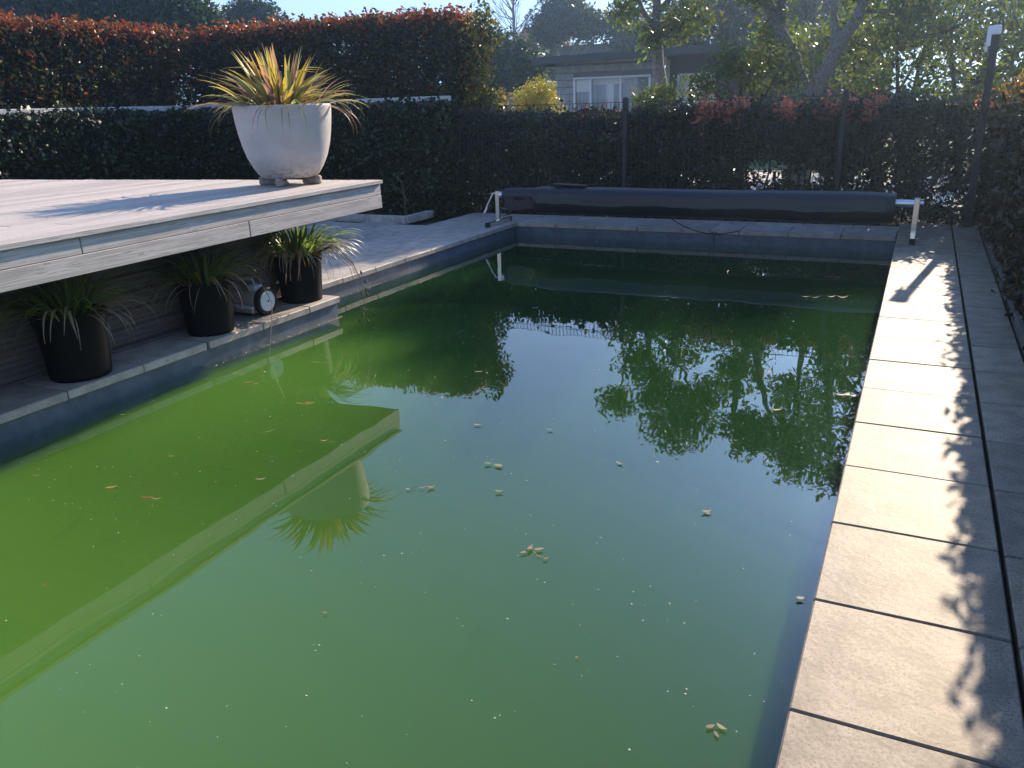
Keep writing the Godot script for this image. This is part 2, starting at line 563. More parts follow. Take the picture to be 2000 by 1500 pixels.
	M.drive = tri_mat(mat(1, 1, 1, 0.9), mottled(512, Color(0.38, 0.37, 0.35), Color(0.52, 0.5, 0.47), 0.01, 0.05, 40), Vector3(0.5, 0.5, 0.5))
	M.block = tri_mat(mat(1, 1, 1, 0.85), mottled(512, Color(0.29, 0.295, 0.31), Color(0.37, 0.375, 0.395), 0.01, 0.05, 41), Vector3(0.8, 0.8, 0.8))
	M.mortar = mat(0.17, 0.17, 0.18, 0.9)
	M.fascia_dark = mat(0.035, 0.037, 0.042, 0.6)
	M.soffit = mat(0.5, 0.5, 0.48, 0.8)
	M.frame_white = mat(0.75, 0.76, 0.78, 0.45)
	M.curtain = mat(0.26, 0.29, 0.34, 0.9)
	M.dark_wall = mat(0.05, 0.052, 0.06, 0.7)
	M.room = mat(0.62, 0.6, 0.57, 0.9)
	M.sheer = mat(0.85, 0.85, 0.86, 0.9)
	M.clad = mat(0.36, 0.3, 0.24, 0.8)
	M.clay = tri_mat(mat(1, 1, 1, 0.8), mottled(256, Color(0.3, 0.11, 0.06), Color(0.46, 0.2, 0.12), 0.03, 0.08, 45), Vector3(2, 2, 2))
	M.glass = StandardMaterial3D.new()
	M.glass.transparency = BaseMaterial3D.TRANSPARENCY_ALPHA
	M.glass.albedo_color = Color(1, 1, 1, 0.06)
	M.glass.roughness = 0.02
	M.water = StandardMaterial3D.new()
	M.water.transparency = BaseMaterial3D.TRANSPARENCY_ALPHA
	M.water.albedo_color = Color(0.8, 0.95, 0.85, 0.0)
	M.water.roughness = 0.0
	M.water.metallic_specular = 0.5
	M.water.normal_enabled = true
	M.water.normal_texture = water_normals()
	M.water.normal_scale = 0.0065
	M.water.uv1_triplanar = true
	M.water.uv1_world_triplanar = true
	M.water.uv1_scale = Vector3(0.45, 0.45, 0.45)
	M.leaf_gloss = leaf_mat(0.36, Color(0.85, 0.85, 0.55))
	M.leaf_soft = leaf_mat(0.33, Color(0.97, 1.0, 0.6))
	M.leaf_ivy = leaf_mat(0.45, Color(0.45, 0.55, 0.2))
	M.litter = leaf_mat(0.6, Color(0.5, 0.45, 0.35))
	var lf := [[0.27, 0.23, 0.04], [0.30, 0.2, 0.035], [0.13, 0.14, 0.04], [0.15, 0.085, 0.045], [0.31, 0.24, 0.04], [0.09, 0.10, 0.035], [0.2, 0.2, 0.06], [0.12, 0.07, 0.05]]
	M.flax = []
	for c in lf: M.flax.append(strap_mat(c[0], c[1], c[2], 0.9))
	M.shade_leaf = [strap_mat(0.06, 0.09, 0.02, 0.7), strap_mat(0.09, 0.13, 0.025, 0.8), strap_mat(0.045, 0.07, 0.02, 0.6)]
	M.dead_leaf = [strap_mat(0.27, 0.22, 0.15, 0.4), strap_mat(0.2, 0.15, 0.1, 0.4)]
	M.red_leaf = [strap_mat(0.3, 0.1, 0.05, 0.7), strap_mat(0.32, 0.2, 0.04, 0.8)]

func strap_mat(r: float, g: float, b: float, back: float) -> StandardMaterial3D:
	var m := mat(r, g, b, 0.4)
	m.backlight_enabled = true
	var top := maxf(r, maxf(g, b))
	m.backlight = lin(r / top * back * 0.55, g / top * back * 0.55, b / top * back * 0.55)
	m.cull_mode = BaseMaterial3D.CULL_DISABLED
	return m

func pot_tex() -> ImageTexture:
	var n1 := noise_image(512, 0.012, 71, 4)
	var n2 := noise_image(512, 0.05, 72, 4)
	var im := Image.create(512, 512, false, Image.FORMAT_RGB8)
	for y in 512:
		var t := 1.0 - y / 511.0 # v runs up the profile
		for x in 512:
			var c := Color(0.44, 0.41, 0.39).lerp(Color(0.54, 0.51, 0.495), n1.get_pixel(x, y).r)
			# splashed soil and rust round the foot, faint streaks higher up
			var low := smoothstep(0.26, 0.03, t)
			c = c.lerp(Color(0.30, 0.2, 0.12), low * smoothstep(0.42, 0.7, n2.get_pixel(x, y).r) * 0.75)
			c = c.lerp(Color(0.46, 0.43, 0.4), smoothstep(0.66, 0.8, n2.get_pixel(x, int(y / 3.0)).r) * 0.16)
			im.set_pixel(x, 511 - y, c.linear_to_srgb())
	return tex(im)

func water_normals() -> ImageTexture:
	var n := noise_image(512, 0.009, 101, 2)
	n.convert(Image.FORMAT_RGBA8)
	n.bump_map_to_normal_map(18.0)
	return tex(n)

# ---------------------------------------------------------------- ground, pool, paving
func slab_group(called: String) -> Node3D:
	var o := Node3D.new()
	o.name = called
	o.set_meta("kind", "structure")
	add_child(o, true)
	return o

func setting() -> void:
	# soil under everything, one sheet with the pool's hole left open
	var g := MB.new()
	var xs := [-160.0, -4.19, 0.06, 160.0]
	var y := -0.075
	g.quad(Vector3(-160, y, -160), Vector3(-4.6, y, -160), Vector3(-4.6, y, 160), Vector3(-160, y, 160), Vector3.UP)
	g.quad(Vector3(0.05, y, -160), Vector3(160, y, -160), Vector3(160, y, 160), Vector3(0.05, y, 160), Vector3.UP)
	g.quad(Vector3(-4.6, y, -160), Vector3(0.05, y, -160), Vector3(0.05, y, -9.3), Vector3(-4.6, y, -9.3), Vector3.UP)
	g.quad(Vector3(-4.6, y, 1.7), Vector3(0.05, y, 1.7), Vector3(0.05, y, 160), Vector3(-4.6, y, 160), Vector3.UP)
	g.quad(Vector3(-4.6, y, -4.9), Vector3(-4.12, y, -4.9), Vector3(-4.12, y, 1.7), Vector3(-4.6, y, 1.7), Vector3.UP)
	struct("ground", g.mesh(), M.ground)
	var d := MB.new()
	d.quad(Vector3(-60, -0.068, -60), Vector3(30, -0.068, -60), Vector3(30, -0.068, -17.5), Vector3(-60, -0.068, -17.5), Vector3.UP)
	struct("lawn", d.mesh(), M.grass)
	d = MB.new()
	d.quad(Vector3(-40, -0.066, -17.4), Vector3(20, -0.066, -17.4), Vector3(20, -0.066, -11.6), Vector3(-40, -0.066, -11.6), Vector3.UP)
	struct("driveway", d.mesh(), M.drive)
	# pool shell
	var wall := func(a: Vector3, b: Vector3) -> void:
		struct("pool_wall", boxm((b - a).abs(), 0.0, (a + b) * 0.5), M.liner)
	wall.call(Vector3(-0.112, -1.5, -9.15), Vector3(0.09, -0.05, 1.5))
	wall.call(Vector3(-4.457, -1.5, -9.34), Vector3(0.09, -0.0505, -9.15))
	wall.call(Vector3(-4.65, -1.5, -9.34), Vector3(-4.457, -0.05, -4.98))
	wall.call(Vector3(-4.457, -1.5, -5.0), Vector3(-4.19, -0.0505, -4.85))
	wall.call(Vector3(-4.19, -1.5, -5.0), Vector3(-4.02, -0.05, 1.5))
	wall.call(Vector3(-4.19, -1.5, 1.5), Vector3(0.09, -0.0505, 1.7))
	struct("pool_floor", boxm(Vector3(4.7, 0.1, 11.1), 0.0, Vector3(-2.27, -1.45, -3.8)), M.liner)
	# the water's surface, and the murky body of water under it
	var w := MB.new()
	w.quad(Vector3(-4.025, WATER, -9.16), Vector3(-0.11, WATER, -9.16), Vector3(-0.11, WATER, 1.52), Vector3(-4.025, WATER, 1.52), Vector3.UP)
	w.quad(Vector3(-4.465, WATER, -9.16), Vector3(-4.025, WATER, -9.16), Vector3(-4.025, WATER, -4.99), Vector3(-4.465, WATER, -4.99), Vector3.UP)
	struct("water", w.mesh(), M.water)
	var body := slab_group("murky_water")
	var murk := func(called: String, shape: int, at: Vector3, size: Vector3, density: float, c: Color) -> void:
		var f := FogVolume.new()
		f.name = called
		f.shape = shape
		f.size = size
		f.position = at
		var fm := FogMaterial.new()
		fm.density = density
		fm.albedo = c
		f.material = fm
		f.set_meta("kind", "structure")
		body.add_child(f, true)
	murk.call("water_body", RenderingServer.FOG_VOLUME_SHAPE_BOX, Vector3(-2.27, WATER - 0.653, -3.8), Vector3(4.6, 1.3, 10.9), 1.5, lin(0.035, 0.13, 0.028))
	# algae drifts thicken the water towards the deck and the near end
	for e in [[Vector3(-3.7, WATER - 0.605, -0.4), Vector3(7.4, 1.2, 8.4), 13.0, 7], [Vector3(-2.5, WATER - 0.605, 0.2), Vector3(8.6, 1.2, 9.4), 15.0, 12], [Vector3(-3.6, WATER - 0.605, -3.4), Vector3(5.0, 1.2, 8.0), 2.4, 4]]:
		for k in int(e[3]):
			var grow := lerpf(0.45, 1.0, (k + 1.0) / e[3])
			murk.call("algae_cloud", RenderingServer.FOG_VOLUME_SHAPE_ELLIPSOID, e[0], Vector3(e[1].x * grow, e[1].y - 0.004 * k, e[1].z * grow), e[2] / e[3], lin(0.40, 0.95, 0.16))
	# paving. Joints on a half-metre grid
	var std_p := boxm(Vector3(0.4965, 0.048, 0.4965), 0.005)
	var vars := [std_p]
	var lay := func(o: Node3D, c: Vector3, size: Vector3) -> void:
		var m: Mesh = std_p if size.is_equal_approx(Vector3(0.4965, 0.048, 0.4965)) else boxm(size, 0.005)
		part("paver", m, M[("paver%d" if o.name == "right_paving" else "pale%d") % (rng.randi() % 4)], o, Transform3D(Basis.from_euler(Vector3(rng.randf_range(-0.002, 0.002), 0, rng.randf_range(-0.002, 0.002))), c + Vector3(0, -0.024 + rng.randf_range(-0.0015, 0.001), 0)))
	var o := slab_group("right_paving")
	# first row from the pool edge x=-0.133 to the joint at 0.377; joints at z = -7.205 + 0.5 k
	for k in range(-6, 17):
		var z := -7.2049 + 0.5 * k + 0.25
		lay.call(o, Vector3(0.1195, 0, z), Vector3(0.504, 0.048, 0.4965))
		lay.call(o, Vector3(0.3815 + 0.125, -0.004, z + 0.012), Vector3(0.24, 0.048, 0.4965))
	o = slab_group("far_coping")
	var edges := [-4.925, -4.425, -3.91, -3.395, -2.875, -2.345, -2.03, -1.71, -1.195, -0.665, -0.14]
	for i in edges.size() - 1:
		var wd: float = edges[i + 1] - edges[i]
		if i > 0: lay.call(o, Vector3((edges[i] + edges[i + 1]) * 0.5, 0, -9.13 - 0.247), Vector3(wd - 0.008, 0.048, 0.494))
		lay.call(o, Vector3((edges[i] + edges[i + 1]) * 0.5 + 0.07, -0.004, -9.13 - 0.5 - 0.13), Vector3(wd - 0.006, 0.048, 0.255))
	o = slab_group("left_paving")
	# rows run along z, each row half a slab out of step with the last
	for r in 9:
		var x1 := -4.437 - 0.5 * r
		var off := 0.0 if r % 2 == 0 else 0.25
		for k in range(-1, 12):
			var z0 := -9.63 + 0.5 * k + off
			if z0 < -9.9 or z0 > -4.3: continue
			if x1 < -5.4 and z0 < -8.9: continue
			lay.call(o, Vector3(x1 - 0.247, 0, z0 + 0.25), Vector3(0.4965, 0.048, 0.4965))
	o = slab_group("shelf_coping")
	for z1 in [-5.02, -4.65, -4.15, -3.632, -3.134, -2.634, -2.134, -1.634, -1.134, -0.634]:
		var ln := 0.37 if z1 < -5.0 else 0.5
		lay.call(o, Vector3(-4.0 - 0.2, 0.002, z1 + ln * 0.5), Vector3(0.4, 0.05, ln - 0.006))
	# dark edging boards at the foot of the right hedge
	var e := thing("garden_edging", "dark timber edging strip along the foot of the right hedge beside the paving", "edging", Vector3(0.655, 0, 0))
	for k in 5:
		part("board", boxm(Vector3(0.03, 0.12, 2.39), 0.004), M.old_board, e, Transform3D(Basis(), Vector3(rng.randf_range(-0.004, 0.004), -0.005, -8.8 + 2.4 * k)))
	var kb := thing("planter_kerb", "pale concrete kerb round the bare planting bed under the low ivy hedge", "kerb", Vector3(-5.84, 0, -8.82))
	for k in 5:
		var ln := 0.62
		part("kerb_block", boxm(Vector3(ln - 0.006, 0.1, 0.05), 0.004), M.kerb, kb, Transform3D(Basis(), Vector3(-ln * (k + 0.5), 0.03, 0.01)))
	for k in 2:
		part("kerb_block", boxm(Vector3(0.05, 0.1, 0.545), 0.004), M.kerb, kb, Transform3D(Basis(), Vector3(0.0, 0.03, -0.28 - 0.55 * k)))

# ---------------------------------------------------------------- the raised deck
func deck() -> void:
	var o := thing("timber_deck", "raised silvery weathered timber deck overhanging the left side of the pool", "deck", Vector3(-3.66, 0, -5.22))
	o.rotation.y = 0.023
	var top := 0.883
	# boards run along the pool; the first is the front edge board that stands proud of the fascia
	for i in 47:
		var w := 0.1348
		var x := 0.004 - w * 0.5 - i * 0.137
		var z0 := 0.0 + 0.095 * (0.004 - x)
		var cut := z0 + rng.randf_range(1.8, 4.2)
		var parts := [[z0, cut - 0.0015], [cut + 0.0015, 6.6]]
		if i == 0: parts = [[z0 - 0.012, 6.6]]
		for p in parts:
			var ln: float = p[1] - p[0]
			part("deck_board", boxm(Vector3(w, 0.028, ln), 0.004), M["deck%d" % (rng.randi() % 3)], o, Transform3D(Basis(), Vector3(x, top - 0.014 + rng.randf_range(-0.0012, 0.0012), p[0] + ln * 0.5)))
	part("board_edge", boxm(Vector3(0.004, 0.024, 6.6), 0.001), M.fascia, o, Transform3D(Basis(), Vector3(0.006, top - 0.0142, 3.29)))
	# fascia: two boards high, butted
	var up := [[0.0, 2.61], [2.616, 6.6]]
	var dn := [[0.0, 1.45], [1.458, 5.3], [5.306, 6.6]]
	for p in up:
		part("fascia_board", boxm(Vector3(0.022, 0.080, p[1] - p[0]), 0.002), M.fascia, o, Transform3D(Basis(), Vector3(-0.021, 0.812, (p[0] + p[1]) * 0.5)))
	for p in dn:
		part("fascia_board", boxm(Vector3(0.022, 0.094, p[1] - p[0]), 0.002), M.fascia, o, Transform3D(Basis(), Vector3(-0.018, 0.722, (p[0] + p[1]) * 0.5)))
	# end boards under the far end, joists and bearers
	part("end_board", boxm(Vector3(6.4, 0.18, 0.022), 0.002), M.fascia, o, Transform3D(Basis(Vector3.UP, 0.095), Vector3(-3.22, 0.765, 0.33)))
	for k in 9:
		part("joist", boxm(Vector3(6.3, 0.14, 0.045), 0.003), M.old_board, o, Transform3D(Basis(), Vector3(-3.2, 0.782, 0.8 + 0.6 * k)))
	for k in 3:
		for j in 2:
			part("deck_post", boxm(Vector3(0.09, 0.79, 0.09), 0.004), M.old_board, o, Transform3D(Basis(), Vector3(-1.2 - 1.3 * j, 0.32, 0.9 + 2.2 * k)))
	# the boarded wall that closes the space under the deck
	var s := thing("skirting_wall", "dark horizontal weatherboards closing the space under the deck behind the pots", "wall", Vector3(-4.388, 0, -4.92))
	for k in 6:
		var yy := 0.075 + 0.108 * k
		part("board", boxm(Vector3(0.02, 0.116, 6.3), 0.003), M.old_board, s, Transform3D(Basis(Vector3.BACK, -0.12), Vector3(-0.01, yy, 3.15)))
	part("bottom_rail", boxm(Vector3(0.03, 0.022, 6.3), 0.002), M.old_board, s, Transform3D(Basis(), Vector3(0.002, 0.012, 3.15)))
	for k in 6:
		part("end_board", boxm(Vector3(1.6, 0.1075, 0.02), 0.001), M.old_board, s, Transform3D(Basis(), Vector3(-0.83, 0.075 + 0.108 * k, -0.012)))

# ---------------------------------------------------------------- garden walls and hedges
func walls_and_hedges() -> void:
	var w := thing("garden_wall", "low white rendered wall showing as a pale strip above the ivy hedge", "wall", Vector3(-5.87, 0, -10.0))
	part("wall_section", boxm(Vector3(4.9, 1.6, 0.18), 0.006), M.white_wall, w, Transform3D(Basis(), Vector3(-2.45, 0.722, -0.09)))
	part("wall_section", boxm(Vector3(0.18, 1.6, 8.0), 0.006), M.white_wall, w, Transform3D(Basis(), Vector3(-4.86, 0.722, 4.0)))
	var photinia := [leaf_spray(9, 0.062, 0.030, 0.075), leaf_spray(9, 0.07, 0.034, 0.085)]
	var ivy := [leaf_spray(9, 0.042, 0.036, 0.065, true), leaf_spray(9, 0.048, 0.04, 0.075, true)]
	# tall hedge on the wall's far side: red new growth along the clipped top
	var tall := func(p: Vector3, f: float) -> Color:
		var red := smoothstep(0.88, 1.0, f) * 0.7 + 0.04 + 0.08 * smoothstep(-9.3, -10.6, p.x)
		if rng.randf() < red: return Color(rng.randf_range(0.2, 0.42), rng.randf_range(0.045, 0.12), 0.03)
		if rng.randf() < 0.10: return Color(0.16, 0.12, 0.03)
		var k := 0.45 + 1.5 * pow(rng.randf(), 2.2)
		return Color(0.035 * k, 0.05 * k, 0.016 * k)
	hedge("tall_hedge", "tall clipped dark hedge with red new growth along its top, behind the white wall", "hedge",
		[[Vector3(-10.7, 1.0, -11.3), Vector3(-5.95, 2.56, -10.3)], [Vector3(-11.9, 1.0, -10.4), Vector3(-10.85, 2.58, -3.5)]], 620.0, 330.0, photinia, M.leaf_gloss, tall, 0.07)
	# ivy in front of the wall
	var ivc := func(p: Vector3, f: float) -> Color:
		var k := 0.45 + 1.5 * pow(rng.randf(), 2.2)
		return Color(0.026 * k, 0.042 * k, 0.013 * k)
	hedge("ivy_hedge", "low dark ivy hedge covering the white wall below its pale top strip", "hedge",
		[[Vector3(-10.45, -0.05, -9.92), Vector3(-5.84, 1.36, -9.45)], [Vector3(-5.89, -0.05, -10.2), Vector3(-5.79, 1.36, -9.6)], [Vector3(-10.6, -0.05, -9.8), Vector3(-10.15, 1.38, -3.5)]], 560.0, 420.0, ivy, M.leaf_ivy, ivc, 0.06)
	# hedge behind the fence: dark green, red tips, gaps near its foot
	var far := func(p: Vector3, f: float) -> Color:
		for h in [Vector3(-1.75, 0.5, 0.30), Vector3(-1.2, 0.45, 0.27), Vector3(0.22, 0.22, 0.13), Vector3(-0.65, 0.42, 0.14), Vector3(-0.3, 0.4, 0.12)]:
			if Vector2(p.x - h.x, p.y - h.y).length() < h.z * (0.8 + 0.5 * nz.get_noise_2d(p.x * 60.0, p.y * 60.0)) and rng.randf() < 0.88: return Color(0, 0, 0, 0)
		if p.x > -0.1 and rng.randf() < 0.3: return Color(0, 0, 0, 0)
		var tip := smoothstep(0.86, 1.0, f) * smoothstep(-4.6, -2.2, p.x) * smoothstep(-0.1, 0.35, nz.get_noise_2d(p.x * 38.0, 7.0))
		if rng.randf() < tip * 1.1: return Color(rng.randf_range(0.6, 0.82), rng.randf_range(0.17, 0.28), 0.15)
		var k := 0.45 + 1.5 * pow(rng.randf(), 2.2)
		return Color(0.034 * k, 0.05 * k, 0.02 * k)
	hedge("fence_hedge", "dark clipped hedge with coral red tips standing behind the black mesh fence", "hedge",
		[[Vector3(-6.0, 0.0, -10.95), Vector3(-3.2, 1.17, -10.22)], [Vector3(-3.25, 0.0, -10.95), Vector3(0.75, 1.23, -10.22)]], 640.0, 340.0, photinia, M.leaf_gloss, far, 0.075)
	# right hedge, beside the paving
	var rc := func(p: Vector3, f: float) -> Color:
		if rng.randf() < smoothstep(0.82, 1.0, f) * 0.7: return Color(rng.randf_range(0.26, 0.4), rng.randf_range(0.16, 0.24), 0.05)
		var k := 0.45 + 1.5 * pow(rng.randf(), 2.2)
		if rng.randf() < 0.2: return Color(0.14 * k, 0.085 * k, 0.05 * k)
		return Color(0.065 * k, 0.062 * k, 0.038 * k)
	hedge("right_hedge", "brownish clipped hedge along the right hand paving with orange leaves on top", "hedge",
		[[Vector3(0.74, -0.05, -10.0), Vector3(1.35, 1.40, 1.2)]], 480.0, 320.0, photinia, M.leaf_gloss, rc, 0.07)
	# variegated column at the tall hedge's right end
	var vc := func(p: Vector3) -> Color:
		if rng.randf() < 0.4: return Color(0.26, 0.24, 0.06)
		if rng.randf() < 0.25: return Color(0.34, 0.14, 0.05)
		return Color(0.06, 0.10, 0.025)
	tree("column_shrub", "loose upright shrub with yellow and orange leaves at the tall hedge's right end", Vector3(-5.75, -0.07, -10.75),
		[[[Vector3(-5.75, -0.07, -10.75), Vector3(-5.78, 1.2, -10.75), Vector3(-5.72, 2.4, -10.75)], 0.03, 0.008]],
		[[Vector3(-5.9, 2.34, -10.7), 0.2, 1.3, 60], [Vector3(-5.68, 2.47, -10.75), 0.16, 1.5, 45], [Vector3(-5.58, 2.22, -10.75), 0.2, 1.2, 55], [Vector3(-5.7, 1.88, -10.7), 0.3, 1.2, 110], [Vector3(-5.65, 1.45, -10.7), 0.27, 1.3, 90], [Vector3(-5.65, 0.9, -10.7), 0.3, 1.4, 90]],
		photinia, M.leaf_soft, M.twig, vc, 6, "shrub")
	# leafless shrub in the bed
	var b := MB.new()
	b.tube([Vector3(0, 0, 0), Vector3(0.0, 0.2, 0.0), Vector3(-0.005, 0.40, 0)], [0.011, 0.009, 0.008], 6)
	b.tube([Vector3(-0.005, 0.36, 0), Vector3(-0.02, 0.50, 0.02), Vector3(-0.1, 0.57, 0.03), Vector3(-0.16, 0.565, 0.03)], [0.008, 0.006, 0.004, 0.002], 5)
	b.tube([Vector3(0, 0.33, 0), Vector3(-0.08, 0.41, 0.03), Vector3(-0.2, 0.45, 0.05), Vector3(-0.33, 0.455, 0.08)], [0.007, 0.005, 0.003, 0.002], 5)
	b.tube([Vector3(0, 0.34, 0), Vector3(0.07, 0.42, 0.0), Vector3(0.16, 0.5, 0.02)], [0.006, 0.004, 0.002], 5)
	b.tube([Vector3(0.0, 0.1, 0), Vector3(0.12, 0.18, 0.05), Vector3(0.24, 0.24, 0.05)], [0.005, 0.004, 0.002], 5)
	for i in 14:
		var p := Vector3(rng.randf_range(-0.25, 0.2), rng.randf_range(0.36, 0.5), rng.randf_range(-0.03, 0.08))
		b.tube([p, p + Vector3(rng.randf_range(-0.08, 0.08), rng.randf_range(0.0, 0.09), 0.0)], [0.0025, 0.001], 4)
	var bare := part("bare_shrub", b.mesh(), M.twig, self, Transform3D(Basis(), Vector3(-6.0, 0.0, -9.05)))
	tag(bare, "thin leafless grey shrub standing in the bed in front of the ivy hedge", "shrub")
	var soil := MB.new()
	soil.quad(Vector3(-10.5, -0.03, -9.95), Vector3(-5.86, -0.03, -9.95), Vector3(-5.86, -0.03, -8.83), Vector3(-10.5, -0.03, -8.83), Vector3.UP)
	struct("planting_bed", soil.mesh(), M.soil)
	var seedlings := [leaf_spray(7, 0.06, 0.03, 0.05), leaf_spray(7, 0.05, 0.03, 0.05)]
	var ground_col := func(p: Vector3) -> Color: return Color(0.03, 0.05, 0.015) * rng.randf_range(0.6, 1.4)
	var xf := []
	var cs := []
	for i in 260:
		var p := Vector3(rng.randf_range(-9.0, -6.0), rng.randf_range(-0.02, 0.05), rng.randf_range(-9.5, -8.9))
		xf.append(Transform3D(rand_basis(), p)); cs.append(ground_col.call(p))
	var gc := multi("ground_cover", seedlings[0], M.leaf_ivy, self, xf, cs)
	tag(gc, "low dark ground cover spilling over the pale planter kerb", "ground cover")

# ---------------------------------------------------------------- mesh pool fence
func fence() -> void:
	var o := thing("pool_fence", "black welded mesh pool fence with folded triangular top in front of the far hedge", "fence", Vector3(-5.87, 0, -10.08))
	var top := 1.37
	var wire := func(called: String, path: Array, r: float) -> void:
		var b := MB.new()
		var rr := []
		for p in path: rr.append(r)
		b.tube(path, rr, 5)
		part(called, b.mesh(), M.dark_metal, o)
	var posts := [0.0, 2.52, 5.04]
	for px in posts:
		var b := MB.new()
		b.box(Vector3(0.06, 1.44, 0.06), 0.006, Transform3D(Basis(), Vector3(px, 0.68, 0.0)))
		var p := part("post", b.mesh(), M.dark_metal, o)
		var cap := MB.new()
		cap.lathe([Vector2(0.0, 1.432), Vector2(0.03, 1.424), Vector2(0.036, 1.41), Vector2(0.036, 1.398)].map(func(q): return Vector2(q.x, q.y)), 12)
		part("post_cap", cap.mesh(), M.dark_metal, p, Transform3D(Basis(), Vector3(px, 0, 0)))
	# upright wire: one mesh, reused. It folds forward at the top into a triangle
	var vb := MB.new()
	vb.tube([Vector3(0, 0.05, 0), Vector3(0, top - 0.11, 0), Vector3(0, top, 0.0), Vector3(0.0, top - 0.005, 0.01), Vector3(0.012, top - 0.11, 0.075), Vector3(0.004, top - 0.115, 0.0)], [0.0026, 0.0026, 0.0026, 0.0026, 0.0026, 0.0026], 5)
	var vm := vb.mesh()
	var x := 0.055
	while x < 6.35:
		var near := false
		for px in posts: near = near or absf(px - x) < 0.02
		if not near: part("upright_wire", vm, M.wire, o, Transform3D(Basis(), Vector3(x, 0, 0.0)))
		x += 0.0555
	for h in [0.06, 0.16, 0.55, 0.95, top - 0.112]:
		wire.call("rail_wire", [Vector3(0, h, 0.004), Vector3(6.36, h, 0.004)], 0.003)
	wire.call("rail_wire", [Vector3(0, top, 0.004), Vector3(6.36, top, 0.004)], 0.0034)
	wire.call("rail_wire", [Vector3(0, top - 0.112, 0.075), Vector3(6.36, top - 0.112, 0.075)], 0.003)

# ---------------------------------------------------------------- houses beyond
func house() -> void:
	var at := Vector3(-10.2, 0, -24.0)
	var o := thing("block_house", "grey concrete block house with flat dark roof and white framed windows with curtains", "house", at)
	var x_end := 9.0
	# wall carcass with the openings left out; blocks stand in front of it
	var wx0 := 0.58
	var wx1 := 2.96
	var w2a := 3.62
	var sill := 0.45
	var head := 2.06
	var car := MB.new()
	for r in [[0.0, wx0, 0.0, 2.5], [wx0, wx1, 0.0, sill], [wx0, wx1, head, 2.5], [wx1, 3.3, 0.0, 2.5]]:
		car.box(Vector3(r[1] - r[0], r[3] - r[2], 0.18), 0.0, Transform3D(Basis(), Vector3((r[0] + r[1]) * 0.5, (r[2] + r[3]) * 0.5 - 0.05, -0.12)))
	car.box(Vector3(0.18, 2.5, 7.0), 0.0, Transform3D(Basis(), Vector3(0.092, 1.2, -3.712)))
	for r in [[0.2, 0.5, 0.0, 2.5], [0.5, 3.1, 0.0, 1.0], [0.5, 3.1, 2.3, 2.5], [3.1, x_end, 0.0, 2.5]]:
		car.box(Vector3(r[1] - r[0], r[3] - r[2], 0.18), 0.0, Transform3D(Basis(), Vector3((r[0] + r[1]) * 0.5, (r[2] + r[3]) * 0.5 - 0.05, -7.3)))
	part("wall", car.mesh(), M.mortar, o)
	var wall: Node3D = o.get_child(0)
	var y := 0.2
	var row := 0
	while y < 2.45:
		var bh := 0.19
		var x := 0.0 - (0.2 if row % 2 == 1 else 0.0)
		while x < 3.3:
			var a := maxf(x, 0.0) + 0.004
			var b := minf(x + 0.396, 3.3)
			var spans := [[a, b]]
			if y + bh > sill and y < head:
				spans = []
				if a < wx0 - 0.05: spans.append([a, minf(b, wx0)])
				if b > wx1 + 0.05: spans.append([maxf(a, wx1), b])
			for s in spans:
				if s[1] - s[0] > 0.03:
					part("block", boxm(Vector3(s[1] - s[0], minf(bh, 2.45 - y) - 0.008, 0.03), 0.004), M.block, wall, Transform3D(Basis(), Vector3((s[0] + s[1]) * 0.5, y + bh * 0.5, -0.018 + rng.randf_range(-0.003, 0.003))))
			x += 0.4
		y += 0.2
		row += 1
	# window with three lights
	var win := part("window", boxm(Vector3(wx1 - wx0, 0.06, 0.12), 0.004, Vector3((wx0 + wx1) * 0.5, sill + 0.03, -0.03)), M.frame_white, o)
	part("frame", boxm(Vector3(wx1 - wx0 - 0.002, 0.055, 0.10), 0.004, Vector3((wx0 + wx1) * 0.5, head - 0.028, -0.03)), M.frame_white, win)
	for fx in [wx0 + 0.03, wx0 + 0.55, wx0 + 1.48, wx1 - 0.03]:
		part("frame", boxm(Vector3(0.06, head - sill - 0.12, 0.09), 0.004, Vector3(fx, (head + sill) * 0.5, -0.03)), M.frame_white, win)
	var pane_x := [wx0 + 0.06, wx0 + 0.52, wx0 + 0.58, wx0 + 1.45, wx0 + 1.51, wx1 - 0.06]
	for k in 3:
		part("pane", boxm(Vector3(pane_x[k * 2 + 1] - pane_x[k * 2], head - sill - 0.12, 0.004), 0.0, Vector3((pane_x[k * 2] + pane_x[k * 2 + 1]) * 0.5, (head + sill) * 0.5, -0.045)), M.glass, win)
	part("blind", boxm(Vector3(0.46, 0.34, 0.004), 0.0, Vector3(wx0 + 0.29, head - 0.24, -0.09)), M.room, o)
	# pleated curtains
	var cur := func(x0: float, x1: float, y1: float) -> void:
		var b := MB.new()
		var n := int((x1 - x0) / 0.025)
		var prev := Vector3()
		for i in n + 1:
			var xx := lerpf(x0, x1, float(i) / n)
			var p := Vector3(xx, 0, -0.2 + 0.035 * sin(i * 1.3))
			if i > 0:
				var nn := Vector3(-(p.z - prev.z), 0, p.x - prev.x).normalized()
				b.quad(Vector3(prev.x, sill - 0.05, prev.z), Vector3(p.x, sill - 0.05, p.z), Vector3(p.x, y1, p.z), Vector3(prev.x, y1, prev.z), nn)
			prev = p
		part("curtain", b.mesh(), M.curtain, o)
	cur.call(wx0 + 0.05, wx0 + 0.53, 1.80)
	cur.call(wx0 + 0.57, wx0 + 0.93, 1.83)
	cur.call(wx0 + 1.2, wx0 + 1.5, 1.85)
	cur.call(wx0 + 1.5, wx1 - 0.04, 1.98)
	# the room behind: pale walls and floor
	var rm := MB.new()
	rm.box(Vector3(3.2, 0.1, 6.9), 0.0, Transform3D(Basis(), Vector3(1.8, 0.12, -3.66)))
